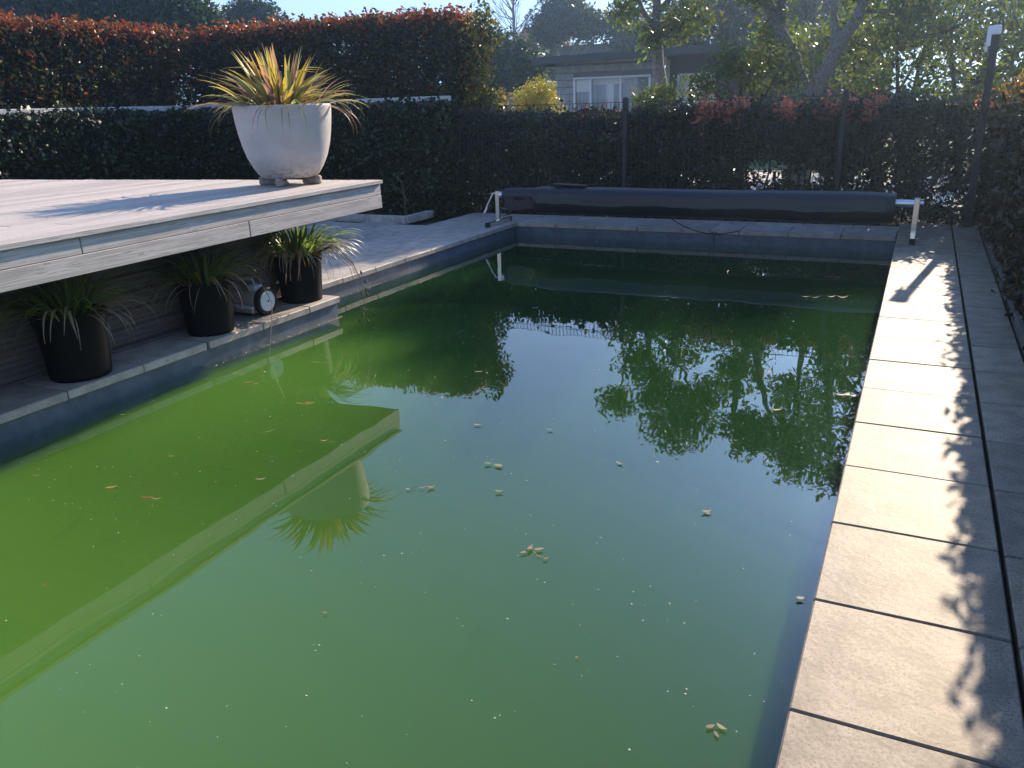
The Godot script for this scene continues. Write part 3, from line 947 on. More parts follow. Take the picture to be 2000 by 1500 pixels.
	rm.box(Vector3(0.1, 2.3, 5.2), 0.0, Transform3D(Basis(), Vector3(3.35, 1.3, -2.9)))
	part("room", rm.mesh(), M.room, o)
	part("sheer_curtain", boxm(Vector3(2.3, 1.75, 0.01), 0.0, Vector3((wx0 + wx1) * 0.5, 1.25, -0.32)), M.sheer, o)
	# recessed dark-clad wing on the right with a second window
	var wing := MB.new()
	for r in [[3.3, w2a, 0.0, 2.55], [w2a + 1.1, x_end, 0.0, 2.55], [w2a, w2a + 1.1, 0.0, 0.5], [w2a, w2a + 1.1, 2.05, 2.55]]:
		wing.box(Vector3(r[1] - r[0], r[3] - r[2], 0.12), 0.0, Transform3D(Basis(), Vector3((r[0] + r[1]) * 0.5, (r[2] + r[3]) * 0.5, -0.5)))
	part("clad_wall", wing.mesh(), M.dark_wall, o)
	var w2 := part("window", boxm(Vector3(1.1, 0.06, 0.1), 0.004, Vector3(w2a + 0.55, 0.53, -0.46)), M.frame_white, o)
	part("frame", boxm(Vector3(1.1, 0.06, 0.1), 0.004, Vector3(w2a + 0.55, 2.02, -0.46)), M.frame_white, w2)
	for fx in [w2a + 0.03, w2a + 1.07]:
		part("frame", boxm(Vector3(0.06, 1.43, 0.09), 0.004, Vector3(fx, 1.275, -0.46)), M.frame_white, w2)
	part("pane", boxm(Vector3(0.98, 1.43, 0.004), 0.0, Vector3(w2a + 0.55, 1.275, -0.48)), M.glass, w2)
	part("blind", boxm(Vector3(1.0, 1.43, 0.01), 0.0, Vector3(w2a + 0.55, 1.275, -0.545)), M.room, w2)
	# flat roof, rising a little to the right, with a deep dark fascia
	var rf := part("roof", boxm(Vector3(x_end + 1.2, 0.06, 8.2), 0.01), M.fascia_dark, o, Transform3D(Basis(Vector3.BACK, 0.018), Vector3(x_end * 0.5 + 0.2, 2.70, -3.4)))
	part("fascia", boxm(Vector3(x_end + 1.2, 0.2, 0.04), 0.006, Vector3(0, -0.09, 4.12)), M.fascia_dark, rf)
	part("fascia", boxm(Vector3(0.04, 0.2, 8.2), 0.006, Vector3(-(x_end + 1.2) * 0.5 - 0.02, -0.09, 0)), M.fascia_dark, rf)
	part("soffit", boxm(Vector3(x_end + 1.18, 0.02, 8.18), 0.0, Vector3(0, -0.075, 0)), M.soffit, rf)
	# tiled house behind the trees
	var h := thing("tiled_house", "distant cream house with orange tiled roof half hidden behind the spreading tree", "house", Vector3(-21.4, 0, -48.0))
	part("wall", boxm(Vector3(3.2, 4.9, 4.0), 0.0, Vector3(0.1, 2.3, -2.0)), M.clad, h)
	part("window", boxm(Vector3(0.5, 0.7, 0.05), 0.0, Vector3(0.55, 4.0, 0.02)), M.frame_white, h)
	part("window", boxm(Vector3(0.5, 0.7, 0.05), 0.0, Vector3(-0.7, 4.0, 0.02)), M.frame_white, h)
	var roof := part("roof", boxm(Vector3(3.9, 0.08, 2.9), 0.0), M.clay, h, Transform3D(Basis(Vector3.RIGHT, 0.42), Vector3(0.0, 5.25, -0.9)))
	for k in 8:
		part("tile_course", boxm(Vector3(3.92, 0.05, 0.1), 0.01), M.clay, roof, Transform3D(Basis(), Vector3(0, 0.055, -1.3 + 0.36 * k)))
	var gshed := thing("dark_shed", "plain dark grey building behind the block house, below the trees", "shed", Vector3(-18.8, 0, -46.0))
	part("wall", boxm(Vector3(3.4, 4.3, 3.0), 0.0, Vector3(0.6, 2.1, -1.5)), M.dark_wall, gshed)
	part("roof", boxm(Vector3(3.7, 0.12, 3.4), 0.01, Vector3(0.6, 4.3, -1.5)), M.fascia_dark, gshed)
	var low := thing("low_house", "dim cream house wall in the shade under the dark tree beyond the wall", "house", Vector3(-16.6, 0, -31.0))
	part("wall", boxm(Vector3(4.6, 2.1, 3.0), 0.0, Vector3(0.6, 1.0, -1.5)), M.clad, low)
	part("roof", boxm(Vector3(5.2, 0.1, 3.8), 0.01, Vector3(0.6, 2.1, -1.5)), M.fascia_dark, low)
	part("door", boxm(Vector3(0.7, 1.8, 0.05), 0.0, Vector3(1.0, 0.95, 0.02)), M.dark_wall, low)
	part("window", boxm(Vector3(0.8, 0.7, 0.05), 0.0, Vector3(2.1, 1.4, 0.02)), M.dark_wall, low)

# ---------------------------------------------------------------- trees and shrubs beyond
func trees() -> void:
	var big := [leaf_spray(10, 0.11, 0.05, 0.13), leaf_spray(10, 0.12, 0.05, 0.14)]
	var fine := [leaf_spray(12, 0.07, 0.028, 0.11), leaf_spray(12, 0.08, 0.03, 0.12)]
	var far := [leaf_spray(14, 0.2, 0.1, 0.32), leaf_spray(14, 0.24, 0.11, 0.36)]
	var dark := greens(Color(0.035, 0.062, 0.018), 0.35)
	var olive := greens(Color(0.12, 0.155, 0.04), 0.5)
	# slender tree in front of the block house
	var T := Vector3(-4.62, -0.07, -16.0)
	tree("slender_tree", "slender grey trunked tree standing in front of the block house window", T,
		[[[T, Vector3(-4.62, 1.4, -16.0), Vector3(-4.70, 2.3, -16.0), Vector3(-4.74, 3.2, -16.05), Vector3(-4.55, 4.2, -16.0)], 0.16, 0.04],
		[[Vector3(-4.73, 2.6, -16.0), Vector3(-5.1, 3.2, -15.9), Vector3(-5.35, 4.3, -16.0)], 0.06, 0.015],
		[[Vector3(-4.72, 2.9, -16.0), Vector3(-4.2, 3.5, -16.1), Vector3(-3.7, 4.2, -16.0)], 0.06, 0.015]],
		[[Vector3(-5.0, 3.63, -16.0), 0.46, 0.9, 120], [Vector3(-5.4, 4.6, -16.0), 0.4, 0.85, 110], [Vector3(-4.05, 4.76, -16.0), 0.82, 0.85, 420], [Vector3(-4.5, 4.09, -16.1), 0.55, 0.9, 160], [Vector3(-3.5, 4.15, -15.9), 0.45, 0.9, 110], [Vector3(-4.03, 3.35, -16.0), 0.42, 0.8, 70], [Vector3(-5.26, 2.98, -16.1), 0.4, 0.7, 60], [Vector3(-4.1, 2.75, -15.9), 0.5, 0.7, 80], [Vector3(-4.85, 2.45, -15.8), 0.25, 0.8, 26], [Vector3(-4.45, 2.6, -16.2), 0.3, 0.8, 26]],
		big, M.leaf_soft, M.bark, olive, 9)
	# big many-stemmed tree
	T = Vector3(-1.84, -0.07, -14.5)
	tree("many_stemmed_tree", "large grey barked tree forking low into several leaning limbs behind the fence", T,
		[[[T, Vector3(-1.84, 1.0, -14.5), Vector3(-1.95, 1.6, -14.5), Vector3(-2.15, 2.1, -14.5), Vector3(-2.55, 2.9, -14.5), Vector3(-2.6, 3.9, -14.5)], 0.24, 0.05],
		[[Vector3(-1.84, 1.0, -14.5), Vector3(-1.62, 1.55, -14.45), Vector3(-1.3, 2.2, -14.4), Vector3(-1.05, 2.8, -14.5), Vector3(-0.9, 4.2, -14.5)], 0.15, 0.05],
		[[Vector3(-2.1, 1.95, -14.5), Vector3(-2.3, 2.6, -14.6), Vector3(-2.15, 3.3, -14.5), Vector3(-1.9, 4.1, -14.5)], 0.11, 0.03],
		[[Vector3(-1.4, 2.0, -14.4), Vector3(-1.5, 2.9, -14.4), Vector3(-1.55, 4.4, -14.5)], 0.07, 0.02],
		[[Vector3(-1.1, 2.7, -14.5), Vector3(-0.5, 3.2, -14.3), Vector3(0.1, 3.6, -14.4)], 0.07, 0.02]],
		[[Vector3(-2.5, 3.05, -14.5), 0.5, 0.9, 130], [Vector3(-2.47, 4.25, -14.5), 0.42, 0.9, 130], [Vector3(-1.96, 4.25, -14.5), 0.56, 0.85, 220], [Vector3(-1.4, 4.7, -14.5), 0.42, 0.8, 130], [Vector3(-1.08, 4.05, -14.4), 0.55, 0.9, 210], [Vector3(-0.76, 4.85, -14.5), 0.36, 0.8, 100], [Vector3(-0.9, 3.05, -14.6), 0.6, 0.85, 150], [Vector3(-1.65, 3.4, -14.5), 0.4, 0.8, 90], [Vector3(-2.35, 2.3, -14.7), 0.45, 0.8, 55], [Vector3(-1.25, 2.2, -14.9), 0.5, 0.8, 55], [Vector3(-0.2, 3.7, -14.4), 0.6, 0.8, 220], [Vector3(0.25, 3.3, -14.6), 0.5, 0.8, 150], [Vector3(-0.4, 2.5, -14.9), 0.6, 0.9, 80]],
		big, M.leaf_soft, M.bark, olive, 10)
	# bushy small tree just behind the hedge
	T = Vector3(-2.4, -0.07, -12.6)
	tree("bushy_tree", "small bushy tree with pale lit leaves and dark stems just behind the fence hedge", T,
		[[[T, Vector3(-2.42, 0.9, -12.6), Vector3(-2.5, 1.8, -12.6)], 0.05, 0.02], [[Vector3(-2.4, 0.7, -12.6), Vector3(-2.15, 1.3, -12.55), Vector3(-1.9, 1.8, -12.6)], 0.035, 0.012], [[Vector3(-2.4, 0.8, -12.6), Vector3(-2.7, 1.3, -12.6), Vector3(-2.95, 1.6, -12.6)], 0.03, 0.01]],
		[[Vector3(-2.93, 1.5, -12.5), 0.3, 0.8, 75], [Vector3(-2.55, 1.78, -12.5), 0.36, 0.8, 110], [Vector3(-2.1, 1.88, -12.6), 0.36, 0.8, 100], [Vector3(-1.75, 1.6, -12.6), 0.3, 0.8, 60], [Vector3(-2.3, 1.42, -12.6), 0.25, 0.8, 26]],
		fine, M.leaf_soft, M.twig, greens(Color(0.10, 0.13, 0.035), 0.4), 8, "shrub")
	# tall bushes filling the right behind the fence
	var rb := [[Vector3(-0.35, -0.07, -15.5), [[-0.6, 2.2, 0.75], [-0.2, 1.5, 0.55], [-0.75, 1.4, 0.5], [-0.1, 2.7, 0.5]], "tall dense bush right of the many stemmed tree, behind the fence post"],
		[Vector3(0.5, -0.07, -14.5), [[0.15, 2.2, 0.7], [0.6, 1.5, 0.6], [0.8, 2.5, 0.6], [0.2, 1.2, 0.5]], "tall glossy leaved bush behind the fence, left of the lamp post"],
		[Vector3(1.5, -0.07, -13.5), [[1.1, 2.0, 0.7], [1.5, 2.6, 0.6], [1.6, 1.4, 0.7], [0.9, 1.3, 0.45], [1.9, 2.2, 0.6]], "tall bush behind the white headed lamp post at the right edge"],
		[Vector3(-1.0, -0.07, -19.0), [[-1.6, 2.4, 0.9], [-0.8, 2.9, 0.9], [0.0, 2.6, 0.9], [-1.2, 1.6, 0.8], [-2.4, 2.2, 0.7]], "hazy green tree standing behind the limbs of the many stemmed tree"],
		[Vector3(1.2, -0.07, -20.0), [[0.6, 2.8, 1.0], [1.6, 3.0, 1.1], [1.2, 1.8, 1.0], [2.4, 2.6, 1.0]], "hazy tree at the far right beyond the lamp post"]]
	for e in rb:
		var c: Vector3 = e[0]
		var limbs := [[[c, c + Vector3(0.05, 0.7, 0), c + Vector3(0, 1.5, 0)], 0.07, 0.03]]
		var blobs := []
		for q in e[1]:
			var p := Vector3(q[0], q[1], c.z + rng.randf_range(-0.25, 0.25))
			limbs.append([[c + Vector3(0, 0.6, 0), c.lerp(p, 0.55) + Vector3(0, 0.25, 0), p], 0.045, 0.015])
			blobs.append([p, q[2], 0.9, int(140 * q[2] * q[2]) + 20])
		tree("tall_bush", e[2], c, limbs, blobs, big, M.leaf_soft, M.twig, olive, 9, "bush", "bushes filling the view behind the fence")
	# shrubs by the slender tree
	T = Vector3(-3.55, -0.07, -12.2)
	tree("small_shrub", "small pale green shrub at the foot of the slender tree, above the fence wires", T, [[[T, T + Vector3(0, 0.7, 0), T + Vector3(0.02, 1.3, 0)], 0.025, 0.01]],
		[[Vector3(-3.45, 1.45, -12.1), 0.2, 0.9, 45], [Vector3(-3.74, 1.36, -12.1), 0.16, 0.9, 30], [Vector3(-3.6, 1.15, -12.1), 0.25, 0.9, 40]], fine, M.leaf_soft, M.twig, greens(Color(0.11, 0.15, 0.04), 0.4), 6, "shrub")
	T = Vector3(-7.25, -0.07, -16.0)
	tree("golden_bush", "bright yellow feathery bush left of the block house", T, [[[T, T + Vector3(0, 0.5, 0), T + Vector3(0.05, 1.2, 0)], 0.04, 0.015]],
		[[Vector3(-7.15, 1.55, -16.0), 0.36, 0.9, 240], [Vector3(-7.45, 1.38, -16.0), 0.3, 0.9, 170], [Vector3(-7.0, 1.3, -16.1), 0.36, 0.9, 170], [Vector3(-7.3, 1.0, -16.0), 0.42, 0.9, 160]],
		[leaf_spray(14, 0.06, 0.014, 0.07), leaf_spray(14, 0.07, 0.016, 0.08)], M.leaf_soft, M.twig, greens(Color(0.42, 0.36, 0.05), 0.3), 8, "bush")
	T = Vector3(-8.3, -0.07, -16.0)
	tree("variegated_bush", "small yellow and pink variegated bush between the column shrub and the golden bush", T, [[[T, T + Vector3(0, 0.6, 0), T + Vector3(0.0, 1.3, 0)], 0.03, 0.01]],
		[[Vector3(-8.44, 1.5, -16.0), 0.24, 0.9, 70], [Vector3(-8.1, 1.48, -16.0), 0.2, 0.9, 50], [Vector3(-8.3, 1.2, -16.0), 0.3, 0.9, 60]], fine, M.leaf_soft, M.twig,
		func(p: Vector3) -> Color: return [Color(0.34, 0.3, 0.08), Color(0.36, 0.16, 0.10), Color(0.12, 0.16, 0.05)][rng.randi() % 3], 6, "bush")
	# spreading trees behind the block house
	T = Vector3(-16.5, 0, -40.0)
	tree("spreading_tree", "spreading dark tree with rounded crown and twisting bare limbs behind the block house", T,
		[[[T, Vector3(-16.5, 2.4, -40), Vector3(-16.2, 3.4, -40), Vector3(-15.6, 4.3, -40)], 0.24, 0.09], [[Vector3(-16.4, 2.6, -40), Vector3(-16.9, 3.6, -40), Vector3(-17.2, 4.6, -40)], 0.14, 0.06], [[Vector3(-16.3, 3.0, -40), Vector3(-15.5, 3.5, -39.8), Vector3(-14.9, 4.3, -40)], 0.12, 0.05]],
		[[Vector3(-17.37, 4.75, -40), 1.0, 0.75, 260], [Vector3(-16.28, 5.2, -40), 1.05, 0.75, 300], [Vector3(-15.2, 4.8, -40), 0.85, 0.7, 200], [Vector3(-16.9, 6.0, -41), 0.9, 0.7, 200]], far, M.leaf_gloss, M.bark, dark, 9, "tree", "rounded trees behind the block house")
	T = Vector3(-13.4, 0, -41.0)
	tree("spreading_tree", "rounded dark tree crown just above the block house roof, right of the cream house", T,
		[[[T, Vector3(-13.4, 2.0, -41), Vector3(-13.5, 3.4, -41)], 0.2, 0.1]],
		[[Vector3(-13.6, 4.35, -41), 1.15, 0.75, 340], [Vector3(-12.6, 3.9, -41), 0.95, 0.8, 240], [Vector3(-14.3, 4.9, -41.5), 0.8, 0.7, 170], [Vector3(-12.2, 3.3, -41), 0.7, 0.8, 120]], far, M.leaf_gloss, M.bark, dark, 9, "tree", "rounded trees behind the block house")
	T = Vector3(-13.9, 0, -28.0)
	tree("dark_tree", "dense dark tree between the tall hedge's end and the golden bush", T,
		[[[T, Vector3(-13.9, 1.4, -28), Vector3(-13.8, 2.4, -28)], 0.13, 0.06]],
		[[Vector3(-14.3, 3.0, -28), 0.75, 0.9, 210], [Vector3(-13.6, 2.9, -28), 0.75, 0.9, 210], [Vector3(-14.1, 2.3, -28), 0.8, 0.8, 170], [Vector3(-12.95, 2.55, -28), 0.6, 0.9, 130], [Vector3(-14.9, 2.4, -28.4), 0.7, 0.9, 130]], far, M.leaf_gloss, M.bark, dark, 8)
	# leafless tree
	T = Vector3(-21.6, 0, -45.0)
	var limbs := [[[T, Vector3(-21.6, 3.0, -45), Vector3(-21.62, 5.5, -45), Vector3(-21.6, 7.8, -45)], 0.16, 0.04]]
	for i in 40:
		var s := Vector3(-21.6, rng.randf_range(3.6, 7.4), -45)
		var side := -1.0 if i % 2 == 0 else 1.0
		var e := s + Vector3(side * rng.randf_range(0.2, 1.7), rng.randf_range(0.5, 1.9), rng.randf_range(-1.2, 1.2))
		limbs.append([[s, s.lerp(e, 0.5) + Vector3(0, -0.1, 0), e], 0.035, 0.008])
		for j in 5:
			var s2 := s.lerp(e, rng.randf_range(0.4, 0.95))
			limbs.append([[s2, s2 + Vector3(side * 0.2, 0.25, 0) , s2 + Vector3(side * rng.randf_range(0.1, 0.6), rng.randf_range(0.4, 0.8), rng.randf_range(-0.3, 0.3))], 0.014, 0.005])
	tree("bare_tree", "leafless grey tree against the sky right of the tall hedge", T, limbs, [], far, M.leaf_gloss, M.bark, dark, 0)
	# trees over the left hedge
	var lt := [[Vector3(-29.0, 0, -20.5), [[-29.5, 5.0, 1.2], [-28.3, 5.3, 1.1], [-30.5, 4.4, 1.2]], "dark evergreen tree at the far left above the tall hedge"],
		[Vector3(-25.6, 0, -20.0), [[-26.7, 5.0, 1.1], [-25.4, 5.1, 1.0], [-24.4, 4.8, 1.0]], "dark evergreen tree, second from the left above the tall hedge"],
		[Vector3(-22.0, 0, -20.0), [[-22.8, 4.7, 0.95], [-21.7, 4.6, 0.85], [-20.7, 4.35, 0.7], [-20.1, 4.0, 0.45]], "dark evergreen tree whose right edge meets the sky above the tall hedge"],
		[Vector3(-27.2, 0, -30.0), [[-27.25, 5.45, 0.75], [-26.2, 5.05, 0.6], [-28.2, 5.2, 0.55], [-27.2, 4.7, 0.8]], "small rounded tree alone against the sky above the tall hedge"]]
	for e in lt:
		var c: Vector3 = e[0]
		var ll := [[[c, c + Vector3(0, 2.0, 0), c + Vector3(0, 4.0, 0)], 0.2, 0.08]]
		var bb := []
		for q in e[1]: bb.append([Vector3(q[0], q[1], c.z), q[2], 0.85, int(330 * q[2] * q[2])])
		for q in e[1]: bb.append([Vector3(q[0], q[1] - q[2] * 1.1, c.z - 0.3), q[2], 0.85, int(200 * q[2] * q[2])])
		tree("evergreen_tree", e[2], c, ll, bb, far, M.leaf_gloss, M.bark, dark, 8, "tree", "evergreens above the tall hedge")
	# hazy trees right of the block house
	var ht := [[Vector3(-8.3, 0, -31.0), [[-8.6, 3.8, 0.9], [-7.6, 4.4, 0.9], [-8.0, 3.1, 0.7]], "grey green loose tree behind the slender tree's trunk"],
		[Vector3(-6.2, 0, -31.0), [[-6.9, 3.8, 0.9], [-5.8, 3.8, 0.95], [-6.4, 4.8, 0.9], [-6.6, 3.0, 0.6]], "grey green loose tree right of the slender tree, above the flat roof"],
		[Vector3(-3.4, 0, -30.0), [[-4.4, 3.6, 1.0], [-3.2, 3.8, 1.1], [-2.2, 3.4, 1.0], [-3.6, 4.8, 0.9]], "grey green tree seen between the limbs of the many stemmed tree"]]
	for e in ht:
		var c: Vector3 = e[0]
		var ll := [[[c, c + Vector3(0, 1.8, 0), c + Vector3(0.1, 3.4, 0)], 0.16, 0.06]]
		var bb := []
		for q in e[1]:
			bb.append([Vector3(q[0], q[1], c.z), q[2], 0.9, int(150 * q[2] * q[2])])
			ll.append([[c + Vector3(0, 1.6, 0), c.lerp(Vector3(q[0], q[1], c.z), 0.6) + Vector3(0, 0.4, 0), Vector3(q[0], q[1], c.z)], 0.07, 0.025])
		tree("loose_tree", e[2], c, ll, bb, far, M.leaf_soft, M.bark, greens(Color(0.075, 0.09, 0.05), 0.35), 12, "tree", "loose grey green trees beyond the block house")

# ---------------------------------------------------------------- big white pot on the deck
func big_pot() -> void:
	var at := Vector3(-4.17, 0.883, -4.80)
	var o := thing("potted_plant", "big white egg shaped pot with spiky yellow and bronze strap leaved plant on the deck", "potted plant", at)
	var prof := [Vector2(0.19, 0.055), Vector2(0.215, 0.075), Vector2(0.252, 0.13), Vector2(0.285, 0.20), Vector2(0.31, 0.28), Vector2(0.328, 0.37), Vector2(0.34, 0.46), Vector2(0.345, 0.53), Vector2(0.346, 0.548), Vector2(0.338, 0.556), Vector2(0.325, 0.553), Vector2(0.318, 0.53), Vector2(0.30, 0.46)]
	var b := MB.new()
	b.lathe(prof, 56, 0.004)
	b.lathe([Vector2(0.0, 0.055), Vector2(0.19, 0.056)], 56)
	part("pot", b.mesh(), M.pot, o)
	var s := MB.new()
	s.lathe([Vector2(0.0, 0.50), Vector2(0.31, 0.48)].map(func(q): return q), 30)
	part("soil", s.mesh(), M.soil, o)
	var vs := [strap(0.42, 0.040, 1.45, 0.25), strap(0.44, 0.034, 1.25, 0.4), strap(0.40, 0.038, 1.0, 0.8), strap(0.40, 0.033, 0.85, 0.9), strap(0.43, 0.028, 0.65, 1.1), strap(0.45, 0.028, 0.45, 1.3), strap(0.52, 0.012, 0.75, 0.7), strap(0.52, 0.010, 0.5, 1.9), strap(0.5, 0.028, 1.2, 0.5, 0.55), strap(0.5, 0.008, 1.1, 0.4)]
	straps(o, Vector3(0, 0.49, 0), vs, M.flax, 90, 0.15, func(i, az): return [0, 0, 1, 1, 2, 2, 0, 9, 1, 2, 0, 8][i % 12])
	straps(o, Vector3(0, 0.50, 0), vs, M.flax, 120, 0.24, func(i, az): return [2, 3, 3, 4, 4, 5, 6, 7, 5, 4, 2, 3][i % 12])
	straps(o, Vector3(0, 0.51, 0), [strap(0.5, 0.008, 0.3, 2.2), strap(0.55, 0.006, 0.5, 1.6)], [M.flax[3], M.dead_leaf[1], M.shade_leaf[2]], 34, 0.27, func(i, az): return i % 2)
	# clay feet under the pot
	var fm := MB.new()
	fm.box(Vector3(0.11, 0.05, 0.05), 0.012, Transform3D(Basis(), Vector3(0, 0.027, 0)))
	fm.box(Vector3(0.045, 0.06, 0.056), 0.014, Transform3D(Basis(), Vector3(0.045, 0.032, 0)))
	fm.box(Vector3(0.03, 0.03, 0.058), 0.01, Transform3D(Basis(Vector3.BACK, 0.5), Vector3(-0.052, 0.02, 0)))
	var fmesh := fm.mesh()
	var labs := ["scrolled clay pot foot under the left side of the big white pot", "square clay pot foot at the front middle under the big white pot", "scrolled clay pot foot under the right side of the big white pot"]
	for k in 3:
		var a: float = [2.75, 1.25, -0.35][k]
		var f := part("pot_foot", fmesh, M.pot_foot, self, Transform3D(Basis(Vector3.UP, -a), at + Vector3(cos(a) * 0.165, -0.001, sin(a) * 0.165)))
		tag(f, labs[k], "pot foot", "clay feet under the big white pot")

# ---------------------------------------------------------------- black nursery pots under the deck
func small_pots() -> void:
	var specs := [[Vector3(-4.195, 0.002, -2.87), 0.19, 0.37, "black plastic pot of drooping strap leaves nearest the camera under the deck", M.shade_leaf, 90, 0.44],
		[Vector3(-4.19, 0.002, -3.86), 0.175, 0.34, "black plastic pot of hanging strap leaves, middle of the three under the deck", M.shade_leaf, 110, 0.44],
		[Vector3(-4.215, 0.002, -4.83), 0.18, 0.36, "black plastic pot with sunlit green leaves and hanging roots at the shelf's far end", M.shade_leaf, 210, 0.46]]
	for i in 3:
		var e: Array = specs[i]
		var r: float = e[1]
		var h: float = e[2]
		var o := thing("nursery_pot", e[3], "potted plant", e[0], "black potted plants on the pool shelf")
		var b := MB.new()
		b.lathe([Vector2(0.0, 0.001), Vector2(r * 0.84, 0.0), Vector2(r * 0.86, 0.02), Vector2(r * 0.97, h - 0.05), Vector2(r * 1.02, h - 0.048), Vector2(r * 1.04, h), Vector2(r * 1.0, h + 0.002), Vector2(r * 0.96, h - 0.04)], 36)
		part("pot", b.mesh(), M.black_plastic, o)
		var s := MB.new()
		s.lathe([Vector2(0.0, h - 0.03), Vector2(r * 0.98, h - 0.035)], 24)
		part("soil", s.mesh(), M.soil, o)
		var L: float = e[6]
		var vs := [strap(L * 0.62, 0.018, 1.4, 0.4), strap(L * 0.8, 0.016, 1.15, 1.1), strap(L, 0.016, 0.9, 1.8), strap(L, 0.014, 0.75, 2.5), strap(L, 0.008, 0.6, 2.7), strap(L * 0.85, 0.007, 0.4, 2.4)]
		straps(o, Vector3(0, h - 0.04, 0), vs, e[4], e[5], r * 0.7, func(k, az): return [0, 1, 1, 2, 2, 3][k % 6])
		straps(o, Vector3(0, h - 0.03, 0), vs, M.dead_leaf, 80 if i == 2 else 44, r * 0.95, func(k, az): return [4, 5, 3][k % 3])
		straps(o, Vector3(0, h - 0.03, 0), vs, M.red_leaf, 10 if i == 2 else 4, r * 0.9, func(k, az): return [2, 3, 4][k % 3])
		if i == 2:
			# seed stems that arch out over the water
			for k in 5:
				var st := MB.new()
				var az := -0.15 + 0.1 * k
				var out := Vector3(cos(az), 0, sin(az))
				var p0 := Vector3(0, h - 0.02, 0) + out * 0.1
				var reach := 0.42 + 0.05 * k
				var path := [p0, p0 + out * reach * 0.5 + Vector3(0, 0.10, 0), p0 + out * reach * 0.85 + Vector3(0, -0.03, 0), p0 + out * reach + Vector3(0.02, -0.18 - 0.06 * k, 0)]
				st.tube(path, [0.003, 0.0025, 0.002, 0.0015], 5)
				for q in 2:
					var sp: Vector3 = path[3] + Vector3(rng.randf_range(-0.03, 0.03), rng.randf_range(0.0, 0.09), rng.randf_range(-0.05, 0.05))
					st.tube([sp, sp + Vector3(0.004, -0.016, 0), sp + Vector3(0.006, -0.034, 0)], [0.003, 0.009, 0.002], 6)
				part("seed_stem", st.mesh(), M.twig, o)
		if i == 1:
			var st := MB.new()
			st.tube([Vector3(0.1, h, -0.1), Vector3(0.3, h + 0.02, -0.18), Vector3(0.42, h - 0.15, -0.16), Vector3(0.5, -0.135, 0.02)], [0.003, 0.003, 0.0028, 0.002], 5)
			part("stem", st.mesh(), M.dead_leaf[0], o)

func cleaner() -> void:
	var o := thing("pool_cleaner", "beige robotic pool cleaner with one big white wheel standing between the black pots", "pool cleaner", Vector3(-4.14, 0.002, -4.37))
	var b := MB.new()
	b.box(Vector3(0.3, 0.13, 0.2), 0.03, Transform3D(Basis(), Vector3(-0.17, 0.105, 0)))
	b.box(Vector3(0.26, 0.04, 0.24), 0.012, Transform3D(Basis(), Vector3(-0.17, 0.042, 0)))
	part("body", b.mesh(), M.beige_plastic, o)
	b = MB.new()
	b.box(Vector3(0.08, 0.05, 0.09), 0.015, Transform3D(Basis(), Vector3(-0.1, 0.185, 0)))
	b.tube([Vector3(-0.28, 0.16, 0.0), Vector3(-0.26, 0.24, 0), Vector3(-0.12, 0.25, 0), Vector3(-0.09, 0.18, 0)], [0.009, 0.009, 0.009, 0.009], 7)
	part("handle", b.mesh(), M.white_plastic, o)
	b = MB.new()
	b.box(Vector3(0.28, 0.024, 0.03), 0.01, Transform3D(Basis(), Vector3(-0.17, 0.07, 0.115)))
	part("bumper", b.mesh(), M.white_plastic, o)
	for side in 2:
		var x: float = 0.0 if side == 0 else -0.34
		var rot := Basis(Vector3.BACK, -PI / 2)
		var wm := MB.new()
		wm.lathe([Vector2(0.072, -0.026), Vector2(0.092, -0.026), Vector2(0.1, -0.018), Vector2(0.1, 0.018), Vector2(0.092, 0.026), Vector2(0.080, 0.026), Vector2(0.076, 0.02)], 36)
		for k in 30:
			var a := TAU * k / 30.0
			wm.box(Vector3(0.008, 0.04, 0.006), 0.001, Transform3D(Basis(Vector3.UP, -a), Vector3(cos(a) * 0.1, 0, sin(a) * 0.1)))
		var w := part("wheel", wm.mesh(), M.rubber, o, Transform3D(rot, Vector3(x, 0.104, 0.02)))
		var dm := MB.new()
		dm.lathe([Vector2(0.0, 0.024), Vector2(0.01, 0.024), Vector2(0.014, 0.019), Vector2(0.045, 0.021), Vector2(0.066, 0.023), Vector2(0.076, 0.02), Vector2(0.077, 0.0)].map(func(q): return Vector2(q.x, q.y)), 36)
		dm.lathe([Vector2(0.077, 0.0), Vector2(0.076, -0.02), Vector2(0.0, -0.02)], 36)
		part("disc", dm.mesh(), M.white_plastic, w)
		var bm := MB.new()
		bm.lathe([Vector2(0.0, 0.03), Vector2(0.006, 0.029), Vector2(0.007, 0.02)], 10)
		part("bolt", bm.mesh(), M.dark_metal, w)

